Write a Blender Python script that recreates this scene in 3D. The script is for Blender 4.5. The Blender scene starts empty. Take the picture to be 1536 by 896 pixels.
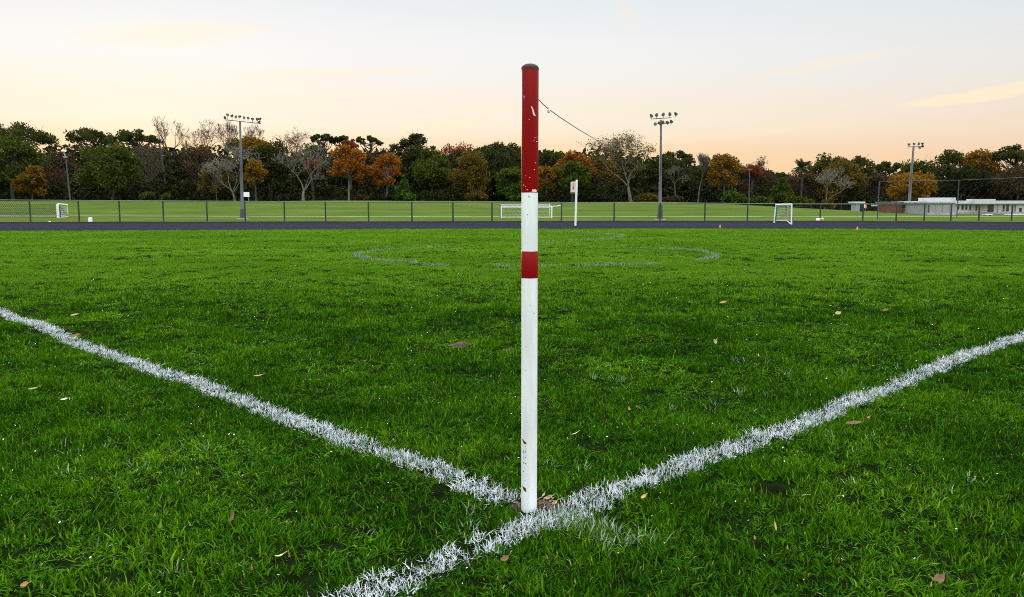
import bpy, math, random
import numpy as np

R = math.radians
sc = bpy.context.scene
COL = sc.collection
random.seed(7)
RNG = np.random.default_rng(11)

# ------------------------------------------------------------------ camera model
FPX, CU, CV = 1240.0, 768.0, 448.0
CAMZ, TILT = 1.042, R(6.44)
ct, st = math.cos(TILT), math.sin(TILT)

def ray(u, v):
    a, b = u - CU, CV - v
    return np.array([a, FPX * ct + b * st, -FPX * st + b * ct])

def at(u, v, Y):
    d = ray(u, v)
    return np.array([0, 0, CAMZ]) + d * (Y / d[1])

def sstep(a, b, x):
    t = np.clip((np.asarray(x, float) - a) / (b - a), 0, 1)
    return t * t * (3 - 2 * t)

# ------------------------------------------------------------------ value noise
_H = np.random.default_rng(5).random((256, 256))
def vnoise(x, y, s=1.0, o=0):
    x = np.asarray(x, float) / s + 37.3 + o * 11.7
    y = np.asarray(y, float) / s + 91.1 + o * 5.3
    xi, yi = np.floor(x).astype(int), np.floor(y).astype(int)
    fx, fy = x - xi, y - yi
    fx, fy = fx * fx * (3 - 2 * fx), fy * fy * (3 - 2 * fy)
    g = lambda i, j: _H[i & 255, j & 255]
    return ((g(xi, yi) * (1 - fx) + g(xi + 1, yi) * fx) * (1 - fy)
            + (g(xi, yi + 1) * (1 - fx) + g(xi + 1, yi + 1) * fx) * fy)

def terrain(x, y):
    x, y = np.asarray(x, float), np.asarray(y, float)
    rise = 1.5 - 1.15 * sstep(14, 46, x)
    z = rise * sstep(57, 98, y)
    m = 1 - sstep(28, 34, y)
    z = z + m * (0.022 * (vnoise(x, y, 1.7, 1) - .5) + 0.032 * (vnoise(x, y, .5, 2) - .5) + .022 * (vnoise(x, y, .27, 4) - .5))
    z = z + .25 * (vnoise(x, y, 14, 3) - .5) * sstep(60, 75, y)
    return z

def hit(u, v):
    d = ray(u, v)
    Y = 1.0
    p = at(u, v, Y)
    for i in range(6000):
        p2 = at(u, v, Y)
        if p2[2] <= terrain(p2[0], p2[1]):
            return p2
        Y += max(.01, Y * .001)
        if Y > 140: break
    return p2

def flat(u, v, z=0.):
    d = ray(u, v)
    return np.array([0, 0, CAMZ]) + d * ((CAMZ - z) / -d[2])

# ------------------------------------------------------------------ materials
M = {}
def nodes(name):
    m = bpy.data.materials.new(name); m.use_nodes = True
    nt = m.node_tree
    return m, nt, nt.nodes['Principled BSDF'], nt.nodes['Material Output']

def setin(n, k, v):
    if k in n.inputs: n.inputs[k].default_value = v

def mat(name, col, rough=.6, metal=0., var=.15, scale=8., bump=0., spec=.4, detail=4.):
    m, nt, p, out = nodes(name)
    tc = nt.nodes.new('ShaderNodeTexCoord')
    nz = nt.nodes.new('ShaderNodeTexNoise'); nz.inputs['Scale'].default_value = scale; nz.inputs['Detail'].default_value = detail
    nt.links.new(tc.outputs['Object'], nz.inputs['Vector'])
    r = nt.nodes.new('ShaderNodeMapRange')
    r.inputs['From Min'].default_value = .3; r.inputs['From Max'].default_value = .7
    r.inputs['To Min'].default_value = 1 - var; r.inputs['To Max'].default_value = 1 + var
    nt.links.new(nz.outputs['Fac'], r.inputs['Value'])
    mx = nt.nodes.new('ShaderNodeVectorMath'); mx.operation = 'SCALE'
    mx.inputs[0].default_value = col[:3]
    nt.links.new(r.outputs['Result'], mx.inputs['Scale'])
    nt.links.new(mx.outputs['Vector'], p.inputs['Base Color'])
    p.inputs['Roughness'].default_value = rough; p.inputs['Metallic'].default_value = metal
    setin(p, 'Specular IOR Level', spec)
    if bump:
        b = nt.nodes.new('ShaderNodeBump'); b.inputs['Strength'].default_value = bump; b.inputs['Distance'].default_value = .02
        nt.links.new(nz.outputs['Fac'], b.inputs['Height']); nt.links.new(b.outputs['Normal'], p.inputs['Normal'])
    M[name] = m
    return m

def leafmat(name, cols, trans=.3, nscale=.5, rough=.7, spec=.07, tuft=False, world=False):
    """colour varies leaf by leaf (island random) and branch by branch (noise)"""
    m, nt, p, out = nodes(name)
    N, L = nt.nodes, nt.links
    g = N.new('ShaderNodeNewGeometry')
    tc = N.new('ShaderNodeTexCoord')
    nz = N.new('ShaderNodeTexNoise'); nz.inputs['Scale'].default_value = nscale; nz.inputs['Detail'].default_value = 2.
    L.new(g.outputs['Position'] if world else tc.outputs['Object'], nz.inputs['Vector'])
    r = N.new('ShaderNodeMapRange'); r.inputs['From Min'].default_value = .3; r.inputs['From Max'].default_value = .7
    L.new(nz.outputs['Fac'], r.inputs['Value'])
    a = N.new('ShaderNodeMath'); a.operation = 'MULTIPLY'; a.inputs[1].default_value = .5
    L.new(g.outputs['Random Per Island'], a.inputs[0])
    b = N.new('ShaderNodeMath'); b.operation = 'MULTIPLY_ADD'; b.inputs[1].default_value = .5
    L.new(r.outputs['Result'], b.inputs[0]); L.new(a.outputs[0], b.inputs[2])
    cr = N.new('ShaderNodeValToRGB')
    while len(cr.color_ramp.elements) < len(cols): cr.color_ramp.elements.new(.5)
    for i, c in enumerate(cols):
        e = cr.color_ramp.elements[i]; e.position = i / max(1, len(cols) - 1); e.color = (*c, 1)
    if tuft:
        oi = N.new('ShaderNodeObjectInfo'); c = N.new('ShaderNodeMath'); c.operation = 'MULTIPLY_ADD'; c.inputs[1].default_value = .34
        sc_ = N.new('ShaderNodeMath'); sc_.operation = 'MULTIPLY'; sc_.inputs[1].default_value = .70
        L.new(b.outputs[0], sc_.inputs[0]); L.new(oi.outputs['Random'], c.inputs[0]); L.new(sc_.outputs[0], c.inputs[2]); b = c
    L.new(b.outputs[0], cr.inputs['Fac'])
    L.new(cr.outputs['Color'], p.inputs['Base Color'])
    p.inputs['Roughness'].default_value = rough; setin(p, 'Specular IOR Level', spec)
    t = N.new('ShaderNodeBsdfTranslucent')
    L.new(cr.outputs['Color'], t.inputs['Color'])
    ms = N.new('ShaderNodeMixShader'); ms.inputs['Fac'].default_value = trans
    L.new(p.outputs[0], ms.inputs[1]); L.new(t.outputs[0], ms.inputs[2])
    L.new(ms.outputs[0], out.inputs['Surface'])
    M[name] = m
    return m

mat('asphalt', (.024, .025, .035), .95, var=.35, scale=3., bump=.3, spec=0.)
mat('edge_shade_dark', (.035, .035, .035), .9, var=.3, scale=2.)
mat('soil', (.034, .021, .009), .95, var=.5, scale=30., bump=.8)
mat('fence_metal', (.022, .03, .032), .5, .0, var=.2)
mat('rail_metal', (.10, .12, .12), .45, .0, var=.2)
mat('galv', (.20, .23, .25), .45, .3, var=.2, scale=2.)
mat('dark_pole', (.06, .07, .078), .5, .2, var=.25, scale=3.)
mat('lamp_black', (.012, .013, .014), .5, var=.2)
mat('lamp_glass', (.25, .26, .27), .2, var=.1)
mat('white_paint', (.72, .74, .74), .5, var=.06, scale=5.)
mat('white_plastic', (.8, .8, .8), .4, var=.04)
mat('green_paint', (.02, .16, .12), .5, var=.15)
mat('net_white', (.55, .55, .5), .8, var=.1)
mat('net_dark', (.12, .12, .10), .8, var=.1)
mat('navy', (.02, .035, .06), .5, var=.1)
mat('bark_dark', (.045, .036, .028), .9, var=.35, scale=3., bump=.5)
mat('bark_grey', (.10, .09, .072), .9, var=.3, scale=3., bump=.5)
mat('bark_pale', (.15, .14, .115), .9, var=.25, scale=3., bump=.4)
mat('bark_warm', (.085, .058, .036), .9, var=.3, scale=3.)
mat('brick', (.17, .065, .045), .9, var=.35, scale=6., bump=.4)
mat('concrete', (.35, .35, .34), .9, var=.15, scale=3.)
mat('render_grey', (.30, .32, .32), .85, var=.12, scale=1.5)
mat('cream_wall', (.50, .50, .45), .8, var=.08, scale=1.)
mat('roof_white', (.50, .52, .53), .6, var=.08, scale=1.)
mat('window_dark', (.02, .023, .026), .15, var=.1, spec=.6)
mat('orange_paint', (.75, .17, .04), .5, var=.08)
mat('emblem_orange', (.62, .28, .10), .6, var=.1)
mat('emblem_brown', (.16, .07, .035), .6, var=.1)
mat('panel_cream', (.70, .64, .54), .6, var=.05)
mat('tan_bag', (.42, .28, .16), .8, var=.2)
mat('cord_grey', (.20, .17, .15), .8, var=.2, scale=20.)
mat('rust', (.10, .045, .018), .95, var=.5, scale=160.)
mat('chip_white', (.72, .68, .64), .7, var=.1, scale=40.)
mat('chip_black', (.05, .045, .04), .8, var=.3, scale=60.)
mat('cap_metal', (.045, .012, .012), .7, .0, var=.2, scale=60.)
mat('wood_chip', (.33, .23, .14), .85, var=.35, scale=40.)
mat('leaf_brown', (.13, .07, .035), .8, var=.3, scale=60.)
mat('leaf_tan', (.33, .23, .12), .75, var=.25, scale=60.)
mat('leaf_yellow', (.42, .28, .06), .7, var=.25, scale=60.)
mat('leaf_orange', (.30, .14, .04), .7, var=.25, scale=60.)
mat('leaf_pale', (.45, .42, .36), .8, var=.2, scale=60.)
mat('straw', (.50, .42, .22), .8, var=.2, scale=60.)

def pole_paint(name, col, chip, thr, scale, spots):
    """worn gloss paint: fine grime plus chips with a shape of their own"""
    m, nt, p, out = nodes(name)
    N, L = nt.nodes, nt.links
    tc = N.new('ShaderNodeTexCoord')
    mp = N.new('ShaderNodeMapping'); mp.inputs['Scale'].default_value = (1, 1, .45)
    L.new(tc.outputs['Object'], mp.inputs['Vector'])
    nz = N.new('ShaderNodeTexNoise'); nz.inputs['Scale'].default_value = scale; nz.inputs['Detail'].default_value = 3.
    L.new(mp.outputs[0], nz.inputs['Vector'])
    r = N.new('ShaderNodeMapRange'); r.inputs['From Min'].default_value = thr; r.inputs['From Max'].default_value = thr + .015
    L.new(nz.outputs['Fac'], r.inputs['Value'])
    n2 = N.new('ShaderNodeTexNoise'); n2.inputs['Scale'].default_value = 9.; n2.inputs['Detail'].default_value = 6.
    mp2 = N.new('ShaderNodeMapping'); mp2.inputs['Scale'].default_value = (3., 3., .5); L.new(tc.outputs['Object'], mp2.inputs['Vector'])
    r2 = N.new('ShaderNodeMapRange'); r2.inputs['From Min'].default_value = .3; r2.inputs['From Max'].default_value = .7
    r2.inputs['To Min'].default_value = .80; r2.inputs['To Max'].default_value = 1.08
    L.new(n2.outputs['Fac'], r2.inputs['Value']); L.new(mp2.outputs[0], n2.inputs['Vector'])
    sv = N.new('ShaderNodeVectorMath'); sv.operation = 'SCALE'; sv.inputs[0].default_value = col
    L.new(r2.outputs['Result'], sv.inputs['Scale'])
    mx = N.new('ShaderNodeMix'); mx.data_type = 'RGBA'
    L.new(r.outputs['Result'], mx.inputs[0]); L.new(sv.outputs[0], mx.inputs[6]); mx.inputs[7].default_value = (*chip, 1)
    L.new(mx.outputs[2], p.inputs['Base Color'])
    p.inputs['Roughness'].default_value = .34; setin(p, 'Specular IOR Level', .22)
    b = N.new('ShaderNodeBump'); b.inputs['Strength'].default_value = .25; b.inputs['Distance'].default_value = .001; b.invert = True
    L.new(r.outputs['Result'], b.inputs['Height']); L.new(b.outputs[0], p.inputs['Normal'])
    M[name] = m
pole_paint('pole_white', (.78, .82, .82), (.30, .30, .28), .745, 95., 0)
pole_paint('pole_red', (.255, .0015, .004), (.72, .55, .52), .735, 75., 0)

# foliage
leafmat('lf_dark', [(0.0105, 0.0151, 0.0036), (0.0274, 0.0362, 0.0062), (0.0528, 0.0604, 0.0093)])
leafmat('lf_pine', [(0.0156, 0.0224, 0.0036), (0.0416, 0.0515, 0.0072), (0.0910, 0.0874, 0.0126)], trans=.42)
leafmat('lf_green', [(0.0247, 0.0380, 0.0046), (0.0481, 0.0719, 0.0075), (0.1030, 0.1099, 0.0102)])
leafmat('lf_bright', [(0.0226, 0.0525, 0.0059), (0.0453, 0.0984, 0.0098), (0.0830, 0.1312, 0.0148)])
leafmat('lf_olive', [(0.0490, 0.0404, 0.0053), (0.0980, 0.0735, 0.0088), (0.1667, 0.1102, 0.0133)])
leafmat('lf_gold', [(0.0981, 0.0558, 0.0049), (0.1961, 0.0984, 0.0069), (0.2716, 0.1312, 0.0098)])
leafmat('lf_goldgreen', [(0.0589, 0.0514, 0.0053), (0.1569, 0.0881, 0.0067), (0.2746, 0.1249, 0.0088)])
leafmat('lf_orange', [(.13, .040, .005), (.25, .085, .008), (.33, .135, .012)])
leafmat('lf_red', [(0.0905, 0.0197, 0.0059), (0.1660, 0.0361, 0.0079), (0.2112, 0.0590, 0.0098)])
leafmat('lf_brown', [(0.0377, 0.0236, 0.0108), (0.0679, 0.0426, 0.0177), (0.0905, 0.0590, 0.0246)])
leafmat('lf_grey', [(0.0377, 0.0328, 0.0172), (0.0679, 0.0558, 0.0295), (0.0905, 0.0722, 0.0369)])
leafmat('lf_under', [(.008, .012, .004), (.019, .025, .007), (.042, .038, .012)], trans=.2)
leafmat('grass_blade', [(.0028, .014, .0005), (.0075, .040, .0008), (.025, .092, .0015), (.066, .178, .003), (.18, .32, .010)], trans=.18, nscale=1.1, tuft=True, rough=.7, spec=.02, world=True)
leafmat('grass_far_lit', [(.028, .095, .003), (.072, .185, .006), (.118, .265, .012), (.20, .35, .03)], trans=.42, nscale=.35, tuft=True, rough=.7, spec=.02, world=True)  # lighter copy of the turf green, backlit glow put into the colour
leafmat('dry_blade', [(.20, .17, .03), (.34, .28, .07), (.42, .36, .14)], trans=.25, nscale=5., world=True)
leafmat('white_blade', [(.16, .20, .18), (.48, .52, .54), (.66, .69, .72), (.78, .80, .83)], trans=.18, nscale=9., rough=.7, world=True)
leafmat('pale_blade', [(.10, .18, .08), (.26, .34, .22), (.5, .54, .46)], trans=.2, nscale=9., rough=.7, world=True)

def ground_mat():
    m, nt, p, out = nodes('ground_soil_and_grass')
    N, L = nt.nodes, nt.links
    g = N.new('ShaderNodeNewGeometry'); sx = N.new('ShaderNodeSeparateXYZ'); L.new(g.outputs['Position'], sx.inputs[0])
    def ramp(fac, cols):
        cr = N.new('ShaderNodeValToRGB')
        while len(cr.color_ramp.elements) < len(cols): cr.color_ramp.elements.new(.5)
        for i, (q, c) in enumerate(cols):
            cr.color_ramp.elements[i].position = q; cr.color_ramp.elements[i].color = (*c, 1)
        L.new(fac, cr.inputs['Fac']); return cr.outputs['Color']
    n1 = N.new('ShaderNodeTexNoise'); n1.inputs['Scale'].default_value = 14.; n1.inputs['Detail'].default_value = 6.
    L.new(g.outputs['Position'], n1.inputs['Vector'])
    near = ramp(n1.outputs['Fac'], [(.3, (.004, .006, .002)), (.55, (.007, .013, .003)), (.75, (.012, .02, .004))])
    n2 = N.new('ShaderNodeTexNoise'); n2.inputs['Scale'].default_value = .22; n2.inputs['Detail'].default_value = 8.; n2.inputs['Roughness'].default_value = .65
    mp = N.new('ShaderNodeMapping'); mp.inputs['Scale'].default_value = (.6, 1.5, 1.); L.new(g.outputs['Position'], mp.inputs['Vector'])
    L.new(mp.outputs[0], n2.inputs['Vector'])
    far = ramp(n2.outputs['Fac'], [(.3, (.052, .092, .014)), (.5, (.078, .118, .02)), (.7, (.12, .145, .034))])
    d = N.new('ShaderNodeMapRange'); d.inputs['From Min'].default_value = 33.; d.inputs['From Max'].default_value = 36.
    L.new(sx.outputs['Y'], d.inputs['Value'])
    mx = N.new('ShaderNodeMix'); mx.data_type = 'RGBA'
    # earth darkened with the shade of the blade gaps, only where the modelled turf stands; plain turf colour beside it
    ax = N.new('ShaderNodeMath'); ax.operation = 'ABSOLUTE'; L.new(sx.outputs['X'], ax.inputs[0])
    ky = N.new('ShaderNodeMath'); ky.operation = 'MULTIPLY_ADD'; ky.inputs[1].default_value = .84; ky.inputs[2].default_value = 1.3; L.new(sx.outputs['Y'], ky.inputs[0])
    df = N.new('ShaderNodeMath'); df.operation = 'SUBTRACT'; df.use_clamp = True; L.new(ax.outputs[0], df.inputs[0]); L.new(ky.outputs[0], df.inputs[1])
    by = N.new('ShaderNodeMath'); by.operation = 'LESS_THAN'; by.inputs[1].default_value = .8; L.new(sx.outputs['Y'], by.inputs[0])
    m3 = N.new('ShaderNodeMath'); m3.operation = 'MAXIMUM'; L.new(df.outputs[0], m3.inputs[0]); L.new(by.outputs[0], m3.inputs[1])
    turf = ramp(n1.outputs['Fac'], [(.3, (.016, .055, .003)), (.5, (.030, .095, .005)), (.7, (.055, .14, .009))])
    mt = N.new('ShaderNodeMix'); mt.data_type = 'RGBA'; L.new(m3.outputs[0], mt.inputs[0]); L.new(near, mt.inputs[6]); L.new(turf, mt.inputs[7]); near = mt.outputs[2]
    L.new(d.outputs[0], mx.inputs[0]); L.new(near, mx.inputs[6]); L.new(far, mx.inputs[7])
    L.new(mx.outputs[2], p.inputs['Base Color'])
    p.inputs['Roughness'].default_value = 1.; setin(p, 'Specular IOR Level', 0.)
    n3 = N.new('ShaderNodeTexNoise'); n3.inputs['Scale'].default_value = 9.; n3.inputs['Detail'].default_value = 5.
    L.new(g.outputs['Position'], n3.inputs['Vector'])
    b = N.new('ShaderNodeBump'); b.inputs['Strength'].default_value = .8; b.inputs['Distance'].default_value = .05
    L.new(n3.outputs['Fac'], b.inputs['Height']); L.new(b.outputs[0], p.inputs['Normal'])
    M['ground'] = m
ground_mat()

# ------------------------------------------------------------------ mesh helpers
def link(o, parent=None):
    COL.objects.link(o)
    if parent is not None: o.parent = parent
    return o

def mesh_obj(name, V, F, m, parent=None, smooth=False, origin=None):
    V = np.asarray(V, float)
    if origin is not None: V = V - np.asarray(origin)
    me = bpy.data.meshes.new(name)
    if isinstance(F, np.ndarray):
        nv, nf, k = len(V), len(F), F.shape[1]
        me.vertices.add(nv); me.vertices.foreach_set('co', V.ravel())
        me.loops.add(nf * k); me.loops.foreach_set('vertex_index', F.ravel().astype(np.int32))
        me.polygons.add(nf); me.polygons.foreach_set('loop_start', np.arange(0, nf * k, k, dtype=np.int32))
        me.update(calc_edges=True)
    else:
        me.from_pydata([tuple(v) for v in V], [], F); me.update()
    me.materials.append(M[m] if isinstance(m, str) else m)
    if smooth: me.polygons.foreach_set('use_smooth', [True] * len(me.polygons))
    o = bpy.data.objects.new(name, me)
    link(o, parent)
    if origin is not None and parent is None: o.location = origin
    return o

class MB:
    def __init__(s): s.v, s.f = [], []
    def add(s, V, F):
        b = len(s.v); s.v += [tuple(v) for v in V]; s.f += [tuple(i + b for i in f) for f in F]; return s
    def box(s, c, size, rz=0., top=1.0):
        hx, hy, hz = [q / 2 for q in size]
        V = []
        for sz in (-1, 1):
            k = top if sz > 0 else 1.
            for sx, sy in ((-1, -1), (1, -1), (1, 1), (-1, 1)):
                x, y = sx * hx * k, sy * hy * k
                V.append((c[0] + x * math.cos(rz) - y * math.sin(rz), c[1] + x * math.sin(rz) + y * math.cos(rz), c[2] + sz * hz))
        return s.add(V, [(3, 2, 1, 0), (4, 5, 6, 7), (0, 1, 5, 4), (1, 2, 6, 5), (2, 3, 7, 6), (3, 0, 4, 7)])
    def tube(s, pts, radii, n=8, cap=True):
        pts = [np.asarray(p, float) for p in pts]
        if not hasattr(radii, '__len__'): radii = [radii] * len(pts)
        rings = []
        for i, p in enumerate(pts):
            d = pts[min(i + 1, len(pts) - 1)] - pts[max(i - 1, 0)]
            d = d / (np.linalg.norm(d) + 1e-9)
            a = np.cross(d, (0, 0, 1.) if abs(d[2]) < .9 else (1., 0, 0)); a /= np.linalg.norm(a); b = np.cross(d, a)
            rings.append([p + radii[i] * (math.cos(t) * a + math.sin(t) * b) for t in np.linspace(0, 2 * math.pi, n, endpoint=False)])
        V = [v for r in rings for v in r]; F = []
        for i in range(len(pts) - 1):
            for k in range(n):
                k2 = (k + 1) % n
                F.append((i * n + k, i * n + k2, (i + 1) * n + k2, (i + 1) * n + k))
        if cap:
            F.append(tuple(range(n))); F.append(tuple((len(pts) - 1) * n + k for k in range(n)))
        return s.add(V, F)
    def build(s, name, m, parent=None, origin=None, smooth=False):
        o = mesh_obj(name, np.array(s.v), s.f, m, parent, smooth, origin)
        return o

def tag(o, label=None, cat=None, group=None, kind=None):
    for k, v in (('label', label), ('category', cat), ('group', group), ('kind', kind)):
        if v: o[k] = v
    return o

def thing(name, label, cat, loc=(0, 0, 0), group=None, rz=0.):
    o = bpy.data.objects.new(name, None); o.empty_display_size = .2
    link(o); o.location = loc; o.rotation_euler = (0, 0, rz)
    return tag(o, label, cat, group)

# ------------------------------------------------------------------ world and light
SUN_AZ, SUN_EL = R(-24.), R(6.)
def world():
    w = bpy.data.worlds.new('World'); sc.world = w; w.use_nodes = True
    nt = w.node_tree; N, L = nt.nodes, nt.links
    bg = N['Background']
    sky = N.new('ShaderNodeTexSky'); sky.sky_type = 'NISHITA'; sky.sun_disc = False
    sky.sun_elevation = SUN_EL; sky.sun_rotation = SUN_AZ; sky.altitude = 50; sky.air_density = 1.; sky.dust_density = 2.; sky.ozone_density = 1.
    tc = N.new('ShaderNodeTexCoord'); sx = N.new('ShaderNodeSeparateXYZ'); L.new(tc.outputs['Generated'], sx.inputs[0])
    def math_(op, a, b=None, c=None, clamp=False):
        n = N.new('ShaderNodeMath'); n.operation = op; n.use_clamp = clamp
        for i, q in enumerate((a, b, c)):
            if q is None: continue
            if isinstance(q, (int, float)): n.inputs[i].default_value = q
            else: L.new(q, n.inputs[i])
        return n.outputs[0]
    def ramp(fac, cols):
        cr = N.new('ShaderNodeValToRGB'); cr.color_ramp.interpolation = 'EASE'
        while len(cr.color_ramp.elements) < len(cols): cr.color_ramp.elements.new(.5)
        for i, (q, c) in enumerate(cols):
            e = cr.color_ramp.elements[i]; e.position = q; e.color = (*c, 1)
        L.new(fac, cr.inputs['Fac']); return cr.outputs['Color']
    z = math_('MAXIMUM', sx.outputs['Z'], 0.)
    dot = math_('ADD', math_('MULTIPLY', sx.outputs['X'], math.sin(SUN_AZ)), math_('MULTIPLY', sx.outputs['Y'], math.cos(SUN_AZ)))
    hor = math_('SQRT', math_('SUBTRACT', 1.0001, math_('MULTIPLY', z, z)))
    az = math_('DIVIDE', dot, hor)
    mr = N.new('ShaderNodeMapRange'); mr.interpolation_type = 'SMOOTHSTEP'
    mr.inputs['From Min'].default_value = .35; mr.inputs['From Max'].default_value = 1.
    L.new(az, mr.inputs['Value'])
    warm = ramp(z, [(0., (1.0, .56, .22)), (.05, (1.0, .72, .40)), (.10, (.99, .88, .73)), (.17, (.92, .92, .91)), (.26, (.79, .85, .90)), (.45, (1.9, 2.0, 2.1)), (1., (2.5, 2.65, 2.8))])  # upper stops raised to add fill light from overhead
    cool = ramp(z, [(0., (.95, .52, .40)), (.04, (.94, .62, .46)), (.085, (.91, .73, .58)), (.14, (.82, .80, .75)), (.23, (.70, .78, .82)), (.45, (1.8, 1.9, 2.0)), (1., (2.5, 2.65, 2.8))])
    mx = N.new('ShaderNodeMix'); mx.data_type = 'RGBA'
    L.new(mr.outputs[0], mx.inputs[0]); L.new(cool, mx.inputs[6]); L.new(warm, mx.inputs[7])
    # thin evening clouds, placed by direction
    azr = math_('ARCTAN2', sx.outputs['X'], sx.outputs['Y'])
    el = math_('ARCSINE', z)
    nz = N.new('ShaderNodeTexNoise'); nz.inputs['Scale'].default_value = 1.; nz.inputs['Detail'].default_value = 7.; nz.inputs['Roughness'].default_value = .6
    cv = N.new('ShaderNodeCombineXYZ'); L.new(math_('MULTIPLY', azr, 14.), cv.inputs[0]); L.new(math_('MULTIPLY', el, 90.), cv.inputs[1])
    L.new(cv.outputs[0], nz.inputs['Vector'])
    cover = None
    for (a0, e0, wa, we, slope, amt) in ((29.3, 6.55, 4.6, .42, .11, 1.), (-4., 5.4, 3.5, .5, .10, .75), (7.5, 12.6, 1.2, 1.0, -.8, .2),
                                         (33., 10.2, 2.2, .35, .05, .5), (14., 4.6, 9., .35, .06, .25), (-22., 10.5, 6., .8, .1, .4), (-12., 8.6, 7., .5, .06, .35), (20., 8.8, 5., .4, .12, .3)):
        da = math_('SUBTRACT', azr, R(a0))
        de = math_('SUBTRACT', math_('SUBTRACT', el, R(e0)), math_('MULTIPLY', da, slope))
        q = math_('ADD', math_('POWER', math_('ABSOLUTE', math_('DIVIDE', da, R(wa))), 2.), math_('POWER', math_('ABSOLUTE', math_('DIVIDE', de, R(we))), 2.))
        blob = math_('SUBTRACT', 1.15, q)
        blob = math_('ADD', blob, math_('MULTIPLY', math_('SUBTRACT', nz.outputs['Fac'], .5), 2.6))
        blob = math_('MULTIPLY', math_('MULTIPLY', blob, 1.1, clamp=True), amt)
        cover = blob if cover is None else math_('MAXIMUM', cover, blob)
    mx2 = N.new('ShaderNodeMix'); mx2.data_type = 'RGBA'
    L.new(math_('MULTIPLY', cover, .9), mx2.inputs[0]); L.new(mx.outputs[2], mx2.inputs[6]); mx2.inputs[7].default_value = (1.06, .88, .64, 1)
    # atmosphere model under the evening colours
    sk = N.new('ShaderNodeVectorMath'); sk.operation = 'SCALE'; L.new(sky.outputs[0], sk.inputs[0]); sk.inputs['Scale'].default_value = SKYK
    add = N.new('ShaderNodeVectorMath'); add.operation = 'ADD'
    s2 = N.new('ShaderNodeVectorMath'); s2.operation = 'SCALE'; L.new(mx2.outputs[2], s2.inputs[0]); s2.inputs['Scale'].default_value = GRADK
    # extra brightness added to the sky behind the camera to fill pole and trees
    br = N.new('ShaderNodeMapRange'); br.interpolation_type = 'SMOOTHSTEP'
    br.inputs['From Min'].default_value = .25; br.inputs['From Max'].default_value = -.5; br.inputs['To Min'].default_value = 1.; br.inputs['To Max'].default_value = 1.3
    L.new(az, br.inputs['Value'])
    s3 = N.new('ShaderNodeVectorMath'); s3.operation = 'SCALE'; L.new(s2.outputs[0], s3.inputs[0]); L.new(br.outputs[0], s3.inputs['Scale']); s2 = s3
    L.new(s2.outputs[0], add.inputs[0]); L.new(sk.outputs[0], add.inputs[1])
    L.new(add.outputs[0], bg.inputs['Color']); bg.inputs['Strength'].default_value = .1
SKYK, GRADK = .022, 9.8
world()
sl = bpy.data.lights.new('sun', 'SUN'); sl.energy = 2.2; sl.angle = R(8); sl.color = (1., .72, .42)
so = bpy.data.objects.new('sun', sl); link(so)
# sun at azimuth SUN_AZ (from +Y towards +X), elevation SUN_EL
so.rotation_euler = (math.pi / 2 - SUN_EL, 0, math.pi - SUN_AZ)
so.location = (0, 0, 40)

# ------------------------------------------------------------------ camera
cam = bpy.data.cameras.new('camera'); co = bpy.data.objects.new('camera', cam); link(co)
cam.sensor_width = 36; cam.lens = 36 * FPX / 1536
co.location = (0, 0, CAMZ); co.rotation_euler = (math.pi / 2 - TILT, 0, 0)
cam.clip_start = .05; cam.clip_end = 5000
sc.camera = co
sc.cycles.filter_width = 1.0
sc.cycles.use_denoising = False
sc.view_settings.view_transform = 'Standard'; sc.view_settings.look = 'None'
sc.view_settings.exposure = 0.; sc.view_settings.gamma = 1.

# ------------------------------------------------------------------ ground sheet
def ground():
    xs = np.concatenate([[-2500, -900, -400, -220], np.arange(-150, -30, 4), np.arange(-30, 30, .16), np.arange(30, 151, 4), [220, 400, 900, 2500]])
    ys = np.concatenate([[-900, -300, -100, -40, -20], np.arange(-10, 0, 1.), np.arange(0, 36, .14), np.arange(36, 140, 2), [150, 180, 240, 400, 900, 2500]])
    X, Y = np.meshgrid(xs, ys)
    Z = terrain(X, Y)
    V = np.stack([X, Y, Z], -1).reshape(-1, 3)
    nx, ny = len(xs), len(ys)
    i = np.arange((ny - 1) * (nx - 1)); r, c = i // (nx - 1), i % (nx - 1)
    a = r * nx + c
    F = np.stack([a, a + 1, a + nx + 1, a + nx], 1)
    o = mesh_obj('ground', V, F, 'ground', smooth=True)
    tag(o, 'grassy ground of the sports field, rising gently to the trees', 'ground', kind='structure')
ground()

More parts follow.
